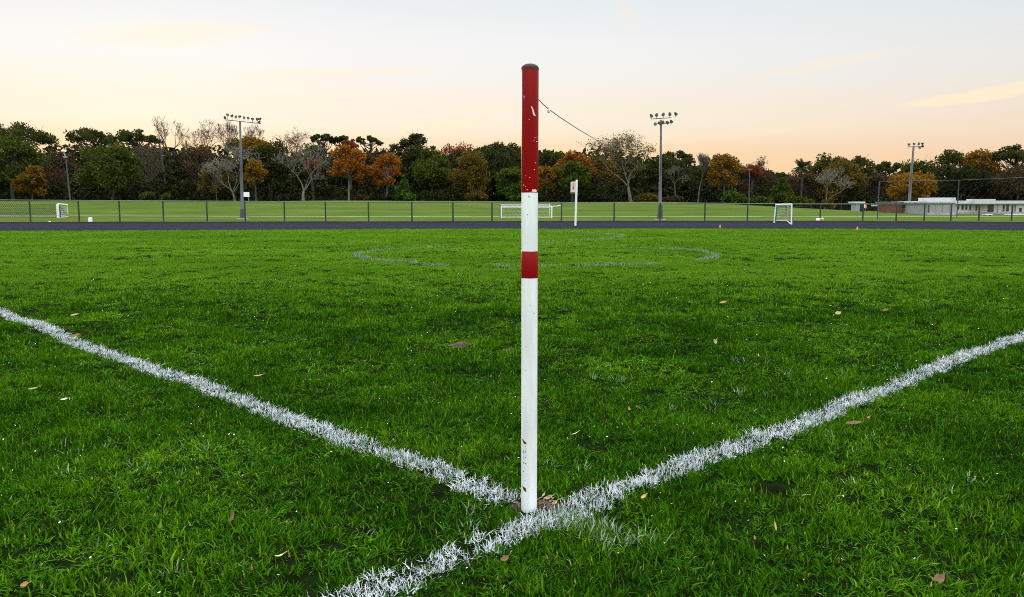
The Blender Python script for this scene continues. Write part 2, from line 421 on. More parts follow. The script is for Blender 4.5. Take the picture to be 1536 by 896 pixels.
# track strip: near and far edges read off the photograph
TRK_U = [-500, 0, 300, 580, 960, 1250, 1536, 2050]
TRK_N = [349.5, 347.6, 346.2, 344.6, 342.8, 343.6, 347., 350.]
TRK_F = [337., 335.6, 335.2, 334.8, 333.9, 334., 335.6, 337.5]
def track():
    us = np.linspace(-500, 2050, 90)
    n = [flat(u, np.interp(u, TRK_U, TRK_N) + .0) for u in us]
    f = [flat(u, np.interp(u, TRK_U, TRK_F)) for u in us]
    V, F = [], []
    for a, b in zip(n, f):
        for t in (0, .5, 1.):
            p = a * (1 - t) + b * t; V.append((p[0], p[1], .012))
    for i in range(len(us) - 1):
        for k in range(2):
            q = i * 3 + k; F.append((q, q + 3, q + 4, q + 1))
    tag(mesh_obj('running_track', V, F, 'asphalt'), 'dark asphalt running track crossing beyond the pitch', 'track', kind='structure')
    mat('lane_paint', (.085, .085, .09), .9, var=.5, scale=2.)
    for t in (.30, .52, .76):
        V2, F2 = [], []
        for a, b in zip(n, f):
            p = a * (1 - t) + b * t; V2 += [(p[0], p[1] - .03, .0165), (p[0], p[1] + .03, .0165)]
        F2 = [(2 * i, 2 * i + 2, 2 * i + 3, 2 * i + 1) for i in range(len(us) - 1)]
        tag(mesh_obj('lane_marking', V2, F2, 'lane_paint'), 'faint worn lane line on the track', 'line marking', 'lane lines on the track', 'structure')
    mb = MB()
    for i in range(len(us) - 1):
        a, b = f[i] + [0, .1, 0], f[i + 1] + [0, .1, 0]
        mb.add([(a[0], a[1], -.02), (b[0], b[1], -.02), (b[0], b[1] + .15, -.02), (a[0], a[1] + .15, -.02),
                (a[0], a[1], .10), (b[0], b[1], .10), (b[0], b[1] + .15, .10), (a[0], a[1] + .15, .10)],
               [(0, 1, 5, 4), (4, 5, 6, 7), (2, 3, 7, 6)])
    tag(mb.build('edge_shade', 'edge_shade_dark'), 'low dark strip standing in for the shade along the far edge of the track', 'edge_shade', kind='structure')  # dark strip added for the shade line beyond the track
track()

# far pitch markings: thin worn paint strip on the field beyond the fence
def far_line():
    us = np.linspace(-200, 1750, 80); V, F = [], []
    for u in us:
        v = np.interp(u, [-200, 0, 380, 780, 1150, 1536, 1750], [323.6, 324.2, 325., 325.6, 325.6, 325., 324.5])
        a, b = hit(u, v + .55), hit(u, v - .35)
        V += [(a[0], a[1], a[2] + .02), (b[0], b[1], b[2] + .02)]
    F = [(2 * i, 2 * i + 2, 2 * i + 3, 2 * i + 1) for i in range(len(us) - 1)]
    mat('worn_paint', (.17, .22, .09), .9, var=.35, scale=.6)
    tag(mesh_obj('field_marking', V, F, 'worn_paint'), 'worn white line across the field beyond the fence', 'line marking', kind='structure')
far_line()

# ------------------------------------------------------------------ grass
def blade_mesh(name, n, rad, lmin, lmax, wmin, wmax, lean, mats, rng, seg=3, mixed=None):
    V, F, MI = [], [], []
    for i in range(n):
        r, a = rad * math.sqrt(rng.random()), rng.random() * 6.283
        bx, by = r * math.cos(a), r * math.sin(a)
        L, w = rng.uniform(lmin, lmax), rng.uniform(wmin, wmax)
        d = rng.random() * 6.283 if rng.random() < .5 else a + rng.normal() * .6
        tilt0, curl = abs(rng.normal()) * lean, rng.uniform(.1, 1.) * lean * 1.6
        f = d + rng.normal() * .9 + 1.57
        wx, wy = math.cos(f), math.sin(f)
        p = np.array([bx, by, -.008]); t = tilt0; rows = []
        for k in range(seg + 1):
            ww = w * (1 - (k / seg) ** 1.6) * .5 + .0002
            rows.append((p.copy(), ww))
            step = L / seg
            p = p + step * np.array([math.sin(t) * math.cos(d), math.sin(t) * math.sin(d), math.cos(t)])
            t += curl / seg
        b = len(V)
        for p_, ww in rows:
            V += [(p_[0] - wx * ww, p_[1] - wy * ww, p_[2]), (p_[0] + wx * ww, p_[1] + wy * ww, p_[2])]
        mi = 0 if mixed is None else int(rng.random() < mixed)
        for k in range(seg):
            q = b + 2 * k; F.append((q, q + 1, q + 3, q + 2)); MI.append(mi)
    me = bpy.data.meshes.new(name); me.from_pydata(V, [], F); me.update()
    for m in mats: me.materials.append(M[m])
    me.polygons.foreach_set('material_index', MI)
    me.polygons.foreach_set('use_smooth', [True] * len(MI))
    return bpy.data.objects.new(name, me)

def variants(cname, k, **kw):
    c = bpy.data.collections.new(cname)
    for i in range(k):
        c.objects.link(blade_mesh('%s_%02d' % (cname, i), rng=np.random.default_rng(100 + i + len(cname)), **kw))
    return c

def scatter(name, P, rot, scl, idx, coll):
    me = bpy.data.meshes.new(name)
    me.vertices.add(len(P)); me.vertices.foreach_set('co', np.asarray(P, float).ravel())
    for an, arr in (('rot', rot), ('scl', scl)):
        a = me.attributes.new(an, 'FLOAT_VECTOR', 'POINT'); a.data.foreach_set('vector', np.asarray(arr, float).ravel())
    a = me.attributes.new('idx', 'INT', 'POINT'); a.data.foreach_set('value', np.asarray(idx, np.int32))
    me.update()
    o = bpy.data.objects.new(name, me); link(o)
    ng = bpy.data.node_groups.new(name, 'GeometryNodeTree')
    ng.interface.new_socket('Geometry', in_out='INPUT', socket_type='NodeSocketGeometry')
    ng.interface.new_socket('Geometry', in_out='OUTPUT', socket_type='NodeSocketGeometry')
    N, L = ng.nodes, ng.links
    gi, go = N.new('NodeGroupInput'), N.new('NodeGroupOutput')
    ci = N.new('GeometryNodeCollectionInfo'); ci.inputs['Collection'].default_value = coll
    ci.inputs['Separate Children'].default_value = True; ci.inputs['Reset Children'].default_value = True
    ip = N.new('GeometryNodeInstanceOnPoints'); ip.inputs['Pick Instance'].default_value = True
    def attr(n, t):
        q = N.new('GeometryNodeInputNamedAttribute'); q.data_type = t; q.inputs['Name'].default_value = n; return q.outputs['Attribute']
    er = N.new('FunctionNodeEulerToRotation')
    L.new(attr('rot', 'FLOAT_VECTOR'), er.inputs[0]); L.new(er.outputs[0], ip.inputs['Rotation'])
    L.new(attr('scl', 'FLOAT_VECTOR'), ip.inputs['Scale']); L.new(attr('idx', 'INT'), ip.inputs['Instance Index'])
    L.new(gi.outputs[0], ip.inputs['Points']); L.new(ci.outputs[0], ip.inputs['Instance']); L.new(ip.outputs[0], go.inputs[0])
    md = o.modifiers.new('scatter', 'NODES'); md.node_group = ng
    return o

# line geometry on the pitch
CORNER = flat(812, 776)[:2]
RL_FAR, RL_NEAR = flat(1536, 501.5, .012)[:2], flat(440, 919, .015)[:2]
LL_FAR, LL_END, LL_EXT = flat(0, 467.5, .014)[:2], flat(770, 748, .015)[:2], flat(985, 826)[:2]
def seg_coord(x, y, A, B):
    d = B - A; Ln = np.linalg.norm(d); d = d / Ln
    t = (x - A[0]) * d[0] + (y - A[1]) * d[1]
    s = -(x - A[0]) * d[1] + (y - A[1]) * d[0]
    return t, s, Ln
rl_dir = (RL_FAR - RL_NEAR) / np.linalg.norm(RL_FAR - RL_NEAR)
ll_dir = (LL_FAR - LL_END) / np.linalg.norm(LL_FAR - LL_END)
RL_END = RL_FAR + rl_dir * 14; LL_FAR2 = LL_FAR + ll_dir * 14
POLE = flat(793.5, 766)
HW = .067

def in_line(x, y):
    """0..1 how much the ground here is painted white"""
    wob = .034 * (vnoise(x, y, .05, 7) - .5) + .012 * (vnoise(x, y, .35, 8) - .5)
    t, s, Ln = seg_coord(x, y, RL_NEAR, RL_END)
    fade = np.clip(sstep(-.40, .60, t) + .12, 0, 1)
    a = (np.abs(s + wob) < HW) * (t > -.6) * fade
    t2, s2, L2 = seg_coord(x, y, LL_END, LL_FAR2)
    b = (np.abs(s2 + wob) < HW) * (t2 > 0) * 1.0
    return np.maximum(a, b)

def soil_patch(x, y):
    d = np.hypot((x - POLE[0] - .035) / .10, (y - POLE[1] - .03) / .07) + .5 * (vnoise(x, y, .06, 9) - .5)
    # a small bare scuff further into the pitch
    q = flat(690, 518); d2 = np.hypot((x - q[0]) / .055, (y - q[1]) / .07) + .5 * (vnoise(x, y, .07, 9) - .5)
    q = flat(765, 526); d3 = np.hypot((x - q[0]) / .04, (y - q[1]) / .045) + .5 * (vnoise(x, y, .07, 9) - .5)
    return np.minimum(np.minimum(d, d2), d3)

def sample(density, y0, y1, rng, margin=1.42, extra=1.5):
    out = []
    tan = .62 * margin
    xm = tan * y1 + extra
    n = int(density * 2 * xm * (y1 - y0))
    x = rng.uniform(-xm, xm, n); y = rng.uniform(y0, y1, n)
    k = np.abs(x) < tan * np.maximum(y, 0) + extra
    return x[k], y[k]

def arcs(x, y):
    d = np.full(len(x), 9.)
    c1 = (.50, 17.6); r1 = np.hypot(x - c1[0], y - c1[1]); a1 = np.abs(r1 - 3.75) + .05 * vnoise(x, y, .7, 21)
    ang = np.arctan2(y - c1[1], x - c1[0])
    w = .5 + .5 * np.cos(2 * ang)
    d = np.minimum(d, a1 + .04 * (1 - w) * (np.sin(ang) > 0))
    c2 = (-1.4, 28.0); r2 = np.hypot(x - c2[0], y - c2[1]); a2 = np.abs(r2 - 5.1)
    ok = (x > .4)
    d = np.where(ok, np.minimum(d, a2 + .02), d)
    return d

NV = 8
gcol = variants('grass_tuft', NV, n=15, rad=.027, lmin=.018, lmax=.050, wmin=.0044, wmax=.0082, lean=.95, mats=['grass_blade', 'dry_blade'], mixed=.022)
g2col = variants('far_turf_tuft', NV, n=22, rad=.042, lmin=.018, lmax=.042, wmin=.0038, wmax=.0066, lean=.7, mats=['grass_far_lit'], seg=2)
lcol = variants('wild_tuft', 4, n=5, rad=.03, lmin=.06, lmax=.105, wmin=.003, wmax=.0048, lean=.5, mats=['grass_blade'], seg=4)
wcol = variants('white_tuft', 6, n=15, rad=.026, lmin=.016, lmax=.044, wmin=.0034, wmax=.0060, lean=.9, mats=['white_blade', 'grass_blade'], mixed=.24)
pcol = variants('pale_tuft', 4, n=16, rad=.04, lmin=.03, lmax=.062, wmin=.003, wmax=.005, lean=.5, mats=['pale_blade', 'grass_blade'], mixed=.35)

def rots(n, rng, tilt=.16):
    return np.stack([rng.normal(0, tilt, n), rng.normal(0, tilt, n), rng.uniform(0, 6.283, n)], 1)

def hgt(x, y):
    a = sstep(.36, .58, .6 * vnoise(x, y, .17, 11) + .4 * vnoise(x, y, .075, 13))
    k = .42 + .75 * sstep(3.5, 8, y)
    return np.maximum(.26, .82 + k * (a - .62) * 1.25 + .25 * (vnoise(x, y, .8, 12) - .5))

def holes(x, y, f=1.):
    n = .55 * vnoise(x, y, .13, 14) + .45 * vnoise(x, y, .06, 15)
    big = vnoise(x, y, 1.3, 16)
    return n < (.17 + .13 * big) * f * (.72 + .50 * sstep(3.5, 8, y))

def grass():
    rng = np.random.default_rng(21)
    # near turf
    PX, PY, SX, SZ = [], [], [], []
    for dens, y0, y1, s in ((1500, .9, 5.0, .95), (860, 5.0, 13., 1.15)):
        x, y = sample(dens, y0, y1, rng)
        k = (in_line(x, y) < .5) & (soil_patch(x, y) > 1.) & ~holes(x, y) & (rng.random(len(x)) > sstep(6.5, 13, y))
        x, y = x[k], y[k]
        PX.append(x); PY.append(y); SX.append(np.full(len(x), s)); SZ.append(hgt(x, y) * rng.uniform(.7, 1.3, len(x)))
    x, y, s, h = map(np.concatenate, (PX, PY, SX, SZ))
    z = terrain(x, y)
    o = scatter('grass', np.stack([x, y, z], 1), rots(len(x), rng), np.stack([s, s, h], 1), rng.integers(0, NV, len(x)), gcol)
    tag(o, 'short dark green turf around the corner of the pitch', 'grass', kind='stuff')
    # longer loose blades
    x, y = sample(9, .9, 6.5, rng); k = (in_line(x, y) < .5) & (vnoise(x, y, .5, 30) > .45); x, y = x[k], y[k]
    o = scatter('wild_grass', np.stack([x, y, terrain(x, y)], 1), rots(len(x), rng, .3), np.full((len(x), 3), 1.), rng.integers(0, 4, len(x)), lcol)
    tag(o, 'longer loose grass blades sticking out of the turf', 'grass', kind='stuff')
    # turf further into the pitch
    PX, PY, SX, SZ = [], [], [], []
    for dens, y0, y1, s, hz in ((330, 6.5, 16, 1.4, 1.0), (130, 16, 36, 2.4, 1.05)):
        x, y = sample(dens, y0, y1, rng, margin=1.38)
        edge = np.interp(CU + x / y * FPX, TRK_U, [flat(CU, v)[1] for v in TRK_N])
        k = ~holes(x, y, 1.) & (in_line(x, y) < .5) & (rng.random(len(x)) < sstep(6.5, 13, y) + .0) & (soil_patch(x, y) > 1.) & (y < edge - .05 + .25 * (vnoise(x, y, .5, 31) - .5)); x, y = x[k], y[k]
        PX.append(x); PY.append(y); SX.append(np.full(len(x), s)); SZ.append(hgt(x, y) * hz * rng.uniform(.75, 1.25, len(x)))
    x, y, s, h = map(np.concatenate, (PX, PY, SX, SZ))
    o = scatter('pitch_grass', np.stack([x, y, terrain(x, y)], 1), rots(len(x), rng), np.stack([s, s, h], 1), rng.integers(0, NV, len(x)), g2col)
    tag(o, 'turf in the middle of the pitch, low sun glow put into its yellowish green', 'grass', kind='stuff')
    # painted lines
    def line_pts(A, B, dens):
        d = B - A; Ln = np.linalg.norm(d); d /= Ln
        n = int(dens * Ln * .24)
        t, s = rng.uniform(-.3, Ln, n), rng.uniform(-.12, .12, n)
        return A[0] + d[0] * t - d[1] * s, A[1] + d[1] * t + d[0] * s, t
    for nm, A, B, lab in (('goal_line', RL_NEAR, RL_END, 'white painted grass line passing in front of the corner pole'),
                          ('touchline', LL_END, LL_FAR2, 'white painted grass line that stops at the corner pole')):
        x, y, t = line_pts(A, B, 2150)
        p = in_line(x, y) if nm == 'goal_line' else in_line(x, y)
        k = (rng.random(len(x)) < p) & ((soil_patch(x, y) > .9) | (y < POLE[1] - .015)) & (vnoise(x, y, .13, 17) > .09)
        k &= np.hypot(x - POLE[0], y - POLE[1]) > .033
        x, y = x[k], y[k]
        o = scatter(nm, np.stack([x, y, terrain(x, y)], 1), rots(len(x), rng), np.stack([np.ones(len(x)), np.ones(len(x)), .52 + .38 * hgt(x, y)], 1) , rng.integers(0, 6, len(x)), wcol)
        tag(o, lab, 'line marking', kind='structure')
    # faint leftovers of paint: past the corner, in smudges, and the circles
    d = LL_EXT - CORNER; n = 90; t = rng.uniform(.10, 1., n); s = rng.normal(0, .045, n); dl = np.linalg.norm(d)
    k = rng.random(n) < 1.05 - t
    x = CORNER[0] + d[0] * t - d[1] / dl * s; y = CORNER[1] + d[1] * t + d[0] / dl * s; x, y = x[k], y[k]
    X, Y = [x], [y]
    for (u, v, r, q) in ((930, 572, .12, 16), (1150, 600, .25, 26), (1190, 655, .2, 16), (655, 778, .10, 10), (250, 690, .25, 16), (250, 845, .16, 14), (75, 690, .2, 10), (1130, 548, .12, 10), (1290, 560, .3, 18), (1400, 735, .2, 10), (860, 700, .05, 4)):
        c = flat(u, v); X.append(c[0] + rng.normal(0, r, q // 3 + 1)); Y.append(c[1] + rng.normal(0, r * .7, q // 3 + 1))
    x, y = np.concatenate(X), np.concatenate(Y)
    o = scatter('faded_paint', np.stack([x, y, terrain(x, y)], 1), rots(len(x), rng, .4), np.tile([1., 1., .72], (len(x), 1)), rng.integers(0, 4, len(x)), pcol)
    tag(o, 'faint smudges of old white paint on the turf', 'line marking', kind='structure')
    x, y = sample(420, 12.5, 34, rng, margin=.9)
    d = arcs(x, y); k = (d < .08) & (vnoise(x, y, .8, 18) > .30 - .25 * (np.abs(x - .5) > 2.9)); x, y = x[k], y[k]
    o = scatter('centre_circle', np.stack([x, y, terrain(x, y)], 1), rots(len(x), rng), np.tile([1.3, 1.3, 1.45], (len(x), 1)), rng.integers(0, 4, len(x)), pcol)
    tag(o, 'faint worn white circles out on the pitch', 'line marking', kind='structure')
    # tiny pale petals lying in the turf
    n = 650; yy = 2.0 + 12 * rng.random(n); xx = rng.uniform(-.7, .7, n) * yy
    V, F = [], []
    for i in range(n):
        s = rng.uniform(.0016, .0042) * (1 + yy[i] * .06); a = rng.random() * 6.28; z = float(terrain(xx[i], yy[i])) + .040 + rng.uniform(-.012, .01)
        tl = rng.uniform(.2, 1.2)
        b = len(V); ca, sa = math.cos(a) * s, math.sin(a) * s
        V += [(xx[i] - ca, yy[i] - sa, z), (xx[i] + sa * .6, yy[i] - ca * .6, z + s * tl * .3), (xx[i] + ca, yy[i] + sa, z + s * tl), (xx[i] - sa * .6, yy[i] + ca * .6, z + s * tl * .8)]
        F.append((b, b + 1, b + 2, b + 3))
    tag(mesh_obj('petal_litter', V, F, 'white_plastic'), 'tiny white specks littered through the turf', 'litter', kind='stuff')
grass()

# soil at the foot of the pole and the scuff
def soil():
    V, F = [], []
    for (c, rx, ry) in ((POLE + np.array([.03, .025, 0]), .085, .065), (flat(690, 518), .09, .10), (flat(765, 526), .06, .07)):
        b = len(V); V.append((c[0], c[1], float(terrain(c[0], c[1])) + .012))
        n = 24
        for ring in (.5, 1.):
            for k in range(n):
                a = k / n * 6.2832; r = ring * (1 + .25 * (vnoise(c[0] + math.cos(a), c[1] + math.sin(a), .4, 40) - .5))
                x, y = c[0] + rx * r * math.cos(a), c[1] + ry * r * math.sin(a)
                V.append((x, y, float(terrain(x, y)) + (.011 * (.6 + vnoise(x, y, .03, 41)) if ring < 1 else .001)))
        for k in range(n):
            k2 = (k + 1) % n
            F.append((b, b + 1 + k, b + 1 + k2)); F.append((b + 1 + k, b + 1 + n + k, b + 1 + n + k2, b + 1 + k2))
    tag(mesh_obj('bare_soil', V, F, 'soil', smooth=True), 'bare brown soil showing through the turf', 'soil', kind='structure')
soil()

def debris():
    rng = np.random.default_rng(33); V, F = [], []
    for i in range(85):
        c = POLE + np.array([.035 + rng.normal(0, .042), .03 + rng.normal(0, .032), 0])
        if np.hypot(*(c - POLE)[:2]) < .03: continue
        L, w, a = rng.uniform(.006, .022), rng.uniform(.002, .005), rng.random() * 6.28
        z = float(terrain(c[0], c[1])) + rng.uniform(.010, .022); d = np.array([math.cos(a), math.sin(a), rng.normal(0, .35)]) * L / 2; s_ = np.array([-math.sin(a), math.cos(a), rng.normal(0, .4)]) * w
        c[2] = z; b = len(V); V += [tuple(c - d - s_), tuple(c + d - s_), tuple(c + d * 1.1 + s_), tuple(c - d * .8 + s_)]; F.append((b, b + 1, b + 2, b + 3))
    leafmat('debris_bits', [(.05, .03, .015), (.12, .085, .05), (.25, .20, .13)], trans=.05, nscale=30.)
    tag(mesh_obj('plant_litter', V, F, 'debris_bits'), 'dry brown bits of dead grass on the bare soil at the pole foot', 'litter', kind='stuff')
debris()

# ------------------------------------------------------------------ corner pole
def corner_pole():
    gz = float(terrain(POLE[0], POLE[1]))
    t = thing('corner_pole', 'red and white painted corner pole standing where the two white lines meet', 'pole', (POLE[0], POLE[1], gz))
    Y = POLE[1]
    zof = lambda v: at(793, v, Y - .0273)[2] - gz
    Rr = .0272
    def lathe(prof, name, m, parent, n=40):
        V, F = [], []
        for r, z in prof:
            for k in range(n):
                a = k / n * 6.28318; V.append((r * math.cos(a), r * math.sin(a), z))
        for i in range(len(prof) - 1):
            for k in range(n):
                k2 = (k + 1) % n; F.append((i * n + k, i * n + k2, (i + 1) * n + k2, (i + 1) * n + k))
        b = len(V); V += V[:n] + V[(len(prof) - 1) * n:len(prof) * n]      # caps on their own vertices keep the side normals level
        F.append(tuple(b + k for k in range(n))[::-1]); F.append(tuple(b + n + k for k in range(n)))
        o = mesh_obj(name, V, F, m, parent, smooth=False)
        for p in o.data.polygons: p.use_smooth = len(p.vertices) == 4
        return o
    z1, z2, z3, zt = zof(418), zof(377.5), zof(289), zof(101)
    sh = lathe([(Rr, -.12), (Rr, zt - .002)], 'shaft', 'pole_white', t)
    lathe([(Rr + .0003, z1), (Rr + .0007, z1 + .0012), (Rr + .0007, z2 - .0012), (Rr + .0003, z2)], 'painted_band', 'pole_red', t)
    red = lathe([(Rr + .0003, z3), (Rr + .0009, z3 + .0015), (Rr + .0009, zt)], 'painted_sleeve', 'pole_red', t)
    h = zof(93.5) - zt
    lathe([(Rr + .0014, zt - .005), (Rr + .0014, zt)] + [((Rr + .0016) * math.cos(a), zt + h * math.sin(a)) for a in np.linspace(.12, 1.5, 9)], 'cap', 'cap_metal', t)
    def decal(poly, r, name, m, parent, label=None):
        """poly in (pixel u, pixel v) on the front of the pole, wrapped onto its surface"""
        Q = []
        for i, (u, v) in enumerate(poly):
            u2, v2 = poly[(i + 1) % len(poly)]
            for k in range(4):
                uu, vv = u + (u2 - u) * k / 4, v + (v2 - v) * k / 4
                Q.append((math.asin(np.clip((uu - 793.5) / 12.4, -.985, .985)), zof(vv)))
        Q = np.array(Q); c = Q.mean(0); n = len(Q); V, F = [], []
        for f in (1., .75, .5, .25):
            for q in Q:
                w = c + (q - c) * f; V.append((r * math.sin(w[0]), -r * math.cos(w[0]), w[1]))
        V.append((r * math.sin(c[0]), -r * math.cos(c[0]), c[1]))
        for j in range(3):
            for k in range(n):
                k2 = (k + 1) % n; F.append((j * n + k, j * n + k2, (j + 1) * n + k2, (j + 1) * n + k))
        F += [(3 * n + k, 3 * n + (k + 1) % n, 4 * n) for k in range(n)]
        o = mesh_obj(name, V, F, m, parent)
        if label: o['label'] = label
    decal([(781.9, 659.5), (784, 660.5), (786, 662.5), (788.8, 663.8), (788.9, 667), (786.5, 666.7), (785, 666.2), (784, 663.5)], Rr + .0008, 'rust_chip', 'rust', sh)
    decal([(783, 730.5), (785.5, 731.5), (788.8, 733), (789, 738.4), (787, 738), (785, 736.5)], Rr + .0008, 'rust_chip', 'rust', sh)
    rr = random.Random(4)
    for k in range(13):
        u, v = rr.choice([785.2, 788.4, 787.6]) + rr.uniform(-.7, .5), rr.uniform(669, 697)
        w, l = rr.uniform(.2, .55), rr.uniform(.7, 2.6)
        decal([(u - w, v), (u + w * .4, v - .4), (u + w, v + l * .5), (u + w * .3, v + l), (u - w * .8, v + l * .7)], Rr + .0008, 'scuff_mark', 'chip_black', sh)
    for (u, v) in ((790, 322), (795, 458), (788, 520), (799, 735), (787, 721), (800, 470), (784.5, 708)):
        decal([(u - .5, v), (u + .3, v - .5), (u + .6, v + .6), (u - .1, v + 1)], Rr + .0008, 'scuff_mark', 'chip_black', sh)
    decal([(794.2, 159), (796, 160), (798.2, 165), (799.6, 170), (801.4, 174), (798.6, 173.6), (797.2, 170.5), (796.8, 166)], Rr + .0016, 'paint_chip', 'chip_white', red)
    for k in range(16):
        v = rr.choice([rr.uniform(140, 150), rr.uniform(176, 182), rr.uniform(205, 232), rr.uniform(240, 255), rr.uniform(262, 288), rr.uniform(278, 288)])
        u = rr.uniform(783.5, 803.5); w, l = rr.uniform(.25, .8), rr.uniform(.5, 1.5)
        if v > 285: v = 284.5
        sl_ = rr.uniform(-.6, .8)
        decal([(u - w, v), (u + w * .3, v - .4), (u + w + sl_, v + l * .6), (u + w * .2 + sl_, v + l), (u - w * .7, v + l * .6)], Rr + .0016, 'paint_chip', 'chip_white', red)
    decal([(796, 287.8), (797, 285), (799.5, 284.2), (802.5, 284.8), (803.4, 287), (801.5, 288.2), (798.5, 287.6)], Rr + .0016, 'paint_chip', 'chip_white', red)
    return t
corner_pole()

# cord from the pole up to the big sparse tree beyond the field
def cord():
    P0 = at(805.6, 149, POLE[1]) + [.004, 0, 0]; P0[0] = POLE[0] + .0265
    P1 = at(927, 226, 94.)
    uv = [(806, 149), (815, 157), (822.5, 163.5), (838, 174.8), (864, 192), (890, 207.5), (910, 218.5), (927, 226)]
    pts = [P0]
    for u, v in uv[1:-1]:
        b = ray(u, v); k = b[0] / b[1]
        dx, dy = P1[0] - P0[0], P1[1] - P0[1]
        s = (k * P0[1] - P0[0]) / (dx - k * dy)
        Y = P0[1] + s * dy
        pts.append(at(u, v, Y))
    pts.append(P1)
    mb = MB(); mb.tube(pts, [.0016, .0016, .0017, .002, .0024, .0035, .0055, .012], 6)
    o = tag(mb.build('cord', 'cord_grey'), 'thin slack cord running from the corner pole up towards the large sparse tree', 'cord')
    p = pts[2]
    m2 = MB()
    m2.tube([p + [0, 0, .006], p + [.001, 0, -.001]], [.0022, .0022], 6)
    m2.tube([p + [0, 0, 0], p + [.001, 0, -.004], p + [.001, 0, -.011], p + [.001, 0, -.014]], [.002, .0062, .0066, .003], 10)
    tag(m2.build('bulb', 'panel_cream', o), 'small pale bulb clipped on the cord')
cord()

# ------------------------------------------------------------------ fallen leaves and chips
def leaf(u, v, L, W, m, label, az, pitch, curl, zoff=.035, name='fallen_leaf', group='fallen leaves on the turf'):
    L *= .72; W *= .72; zoff -= .008
    d = ray(u, v); s = (CAMZ - zoff) / -d[2]; c = np.array([0, 0, CAMZ]) + d * s
    z = zoff + float(terrain(c[0], c[1]))
    V, F = [], []
    ns = 7
    for i in range(ns):
        t = i / (ns - 1); w = W * .5 * math.sin(math.pi * min(1, t * .93 + .05)) ** .8
        x = (t - .5) * L; zc = curl * L * (2 * (t - .5)) ** 2
        V += [(x, -w, zc + w * .35), (x, 0, zc), (x, w * (1 + .15 * math.sin(i * 2.)), zc + w * .45)]
    for i in range(ns - 1):
        for k in range(2):
            q = i * 3 + k; F.append((q, q + 1, q + 4, q + 3))
    b = len(V); V += [(L * .5, -.001, curl * L), (L * .5, .001, curl * L), (L * .78, .001, curl * L * 1.4), (L * .78, -.0005, curl * L * 1.4)]; F.append((b, b + 1, b + 2, b + 3))
    o = mesh_obj(name, V, F, m, smooth=True)
    o.location = (c[0], c[1], z); o.rotation_euler = (pitch, -pitch * .6, az)
    tag(o, label, 'leaf', group)
leaf(347, 783, .052, .020, 'leaf_brown', 'narrow brown leaf standing upright in the turf below the touchline', 1.5, .9, .1)
leaf(388, 565, .075, .022, 'leaf_tan', 'pale tan curled leaf just above the touchline, halfway along it', .2, .2, .12, .045)
leaf(1072, 513, .06, .05, 'leaf_tan', 'pale cupped leaf alone in the middle of the turf, nearest the small goal side', 1., .9, .2, .05)
leaf(1162, 782, .05, .024, 'leaf_yellow', 'yellow ochre leaf standing upright below the goal line', 1.4, 1.0, .08)
leaf(965, 747, .036, .016, 'leaf_yellow', 'small yellow leaf just under the goal line near the corner pole', .6, .6, .1)
leaf(1281, 631, .11, .045, 'leaf_brown', 'large ragged brown leaf lying at the edge of the goal line', .1, .15, .06, .03)
leaf(1257, 471, .08, .06, 'leaf_tan', 'tan leaf far out on the turf above the goal line', .3, .5, .15, .05)
leaf(1328, 466, .09, .05, 'leaf_brown', 'brown leaf far out on the turf, close to the tan one', .1, .4, .1, .045)
leaf(1408, 868, .055, .035, 'leaf_brown', 'crumpled reddish brown leaf nearest the bottom corner of the photo', .5, .4, .25)
leaf(757, 837, .040, .024, 'leaf_brown', 'dull brown leaf in the turf just below the faded end of the goal line', .7, .4, .15, .03)
leaf(1100, 810, .045, .014, 'leaf_brown', 'thin brown leaf lying flat beside the ochre upright leaf', 2.9, .2, .1, .035)
leaf(420, 838, .040, .010, 'straw', 'dry straw coloured leaf sliver below the upright brown leaf', .5, .2, .2, .04)
leaf(862, 648, .06, .007, 'straw', 'dry straw blade lying beside the corner pole', .7, .2, .1, .045)
leaf(112, 473, .10, .05, 'leaf_tan', 'tan leaf above the far end of the touchline', .2, .3, .1, .045)
leaf(112, 502, .14, .07, 'leaf_brown', 'brown leaf lying on the touchline near the edge of the photo', .1, .3, .1, .05)
leaf(97, 603, .05, .025, 'leaf_pale', 'whitish leaf in the turf below the touchline', .4, .3, .1, .045)
leaf(50, 585, .07, .022, 'leaf_tan', 'small tan leaf near the photo edge below the touchline', .3, .3, .1, .045)
leaf(38, 884, .03, .02, 'leaf_orange', 'orange leaf in the turf at the very bottom of the photo', .4, .5, .1, .03)
leaf(1303, 623, .03, .014, 'leaf_orange', 'small orange leaf just beyond the large ragged brown one', .4, .5, .1)
leaf(1085, 452, .11, .05, 'leaf_orange', 'orange brown leaf out in the turf beyond the cupped pale leaf', .1, .4, .1, .05)
leaf(943, 613, .03, .028, 'leaf_orange', 'rusty round leaf in the turf between corner pole and goal line', 1.2, .9, .1, .04)
leaf(1137, 533, .03, .024, 'leaf_yellow', 'bright yellow leaf upright below the cupped pale leaf', 1.2, .9, .1, .05)
for i, (u, v, L, W, az, lab) in enumerate(((822, 749, .055, .022, .5, 'pale curled wood chip beside the corner pole foot'), (808, 757, .05, .018, .1, 'dark flat wood chip against the corner pole foot'),
        (773, 757, .05, .02, 2.8, 'brown wood chip on the touchline side of the corner pole'), (815, 745, .035, .012, 1.2, 'thin brown splinter behind the corner pole foot'),
        (832, 755, .04, .018, .9, 'short brown chip at the edge of the bare soil'))):
    leaf(u, v, L, W, 'wood_chip' if i != 1 else 'leaf_brown', lab, az, .3, .12, .022, 'wood_chip', 'wood chips round the corner pole')

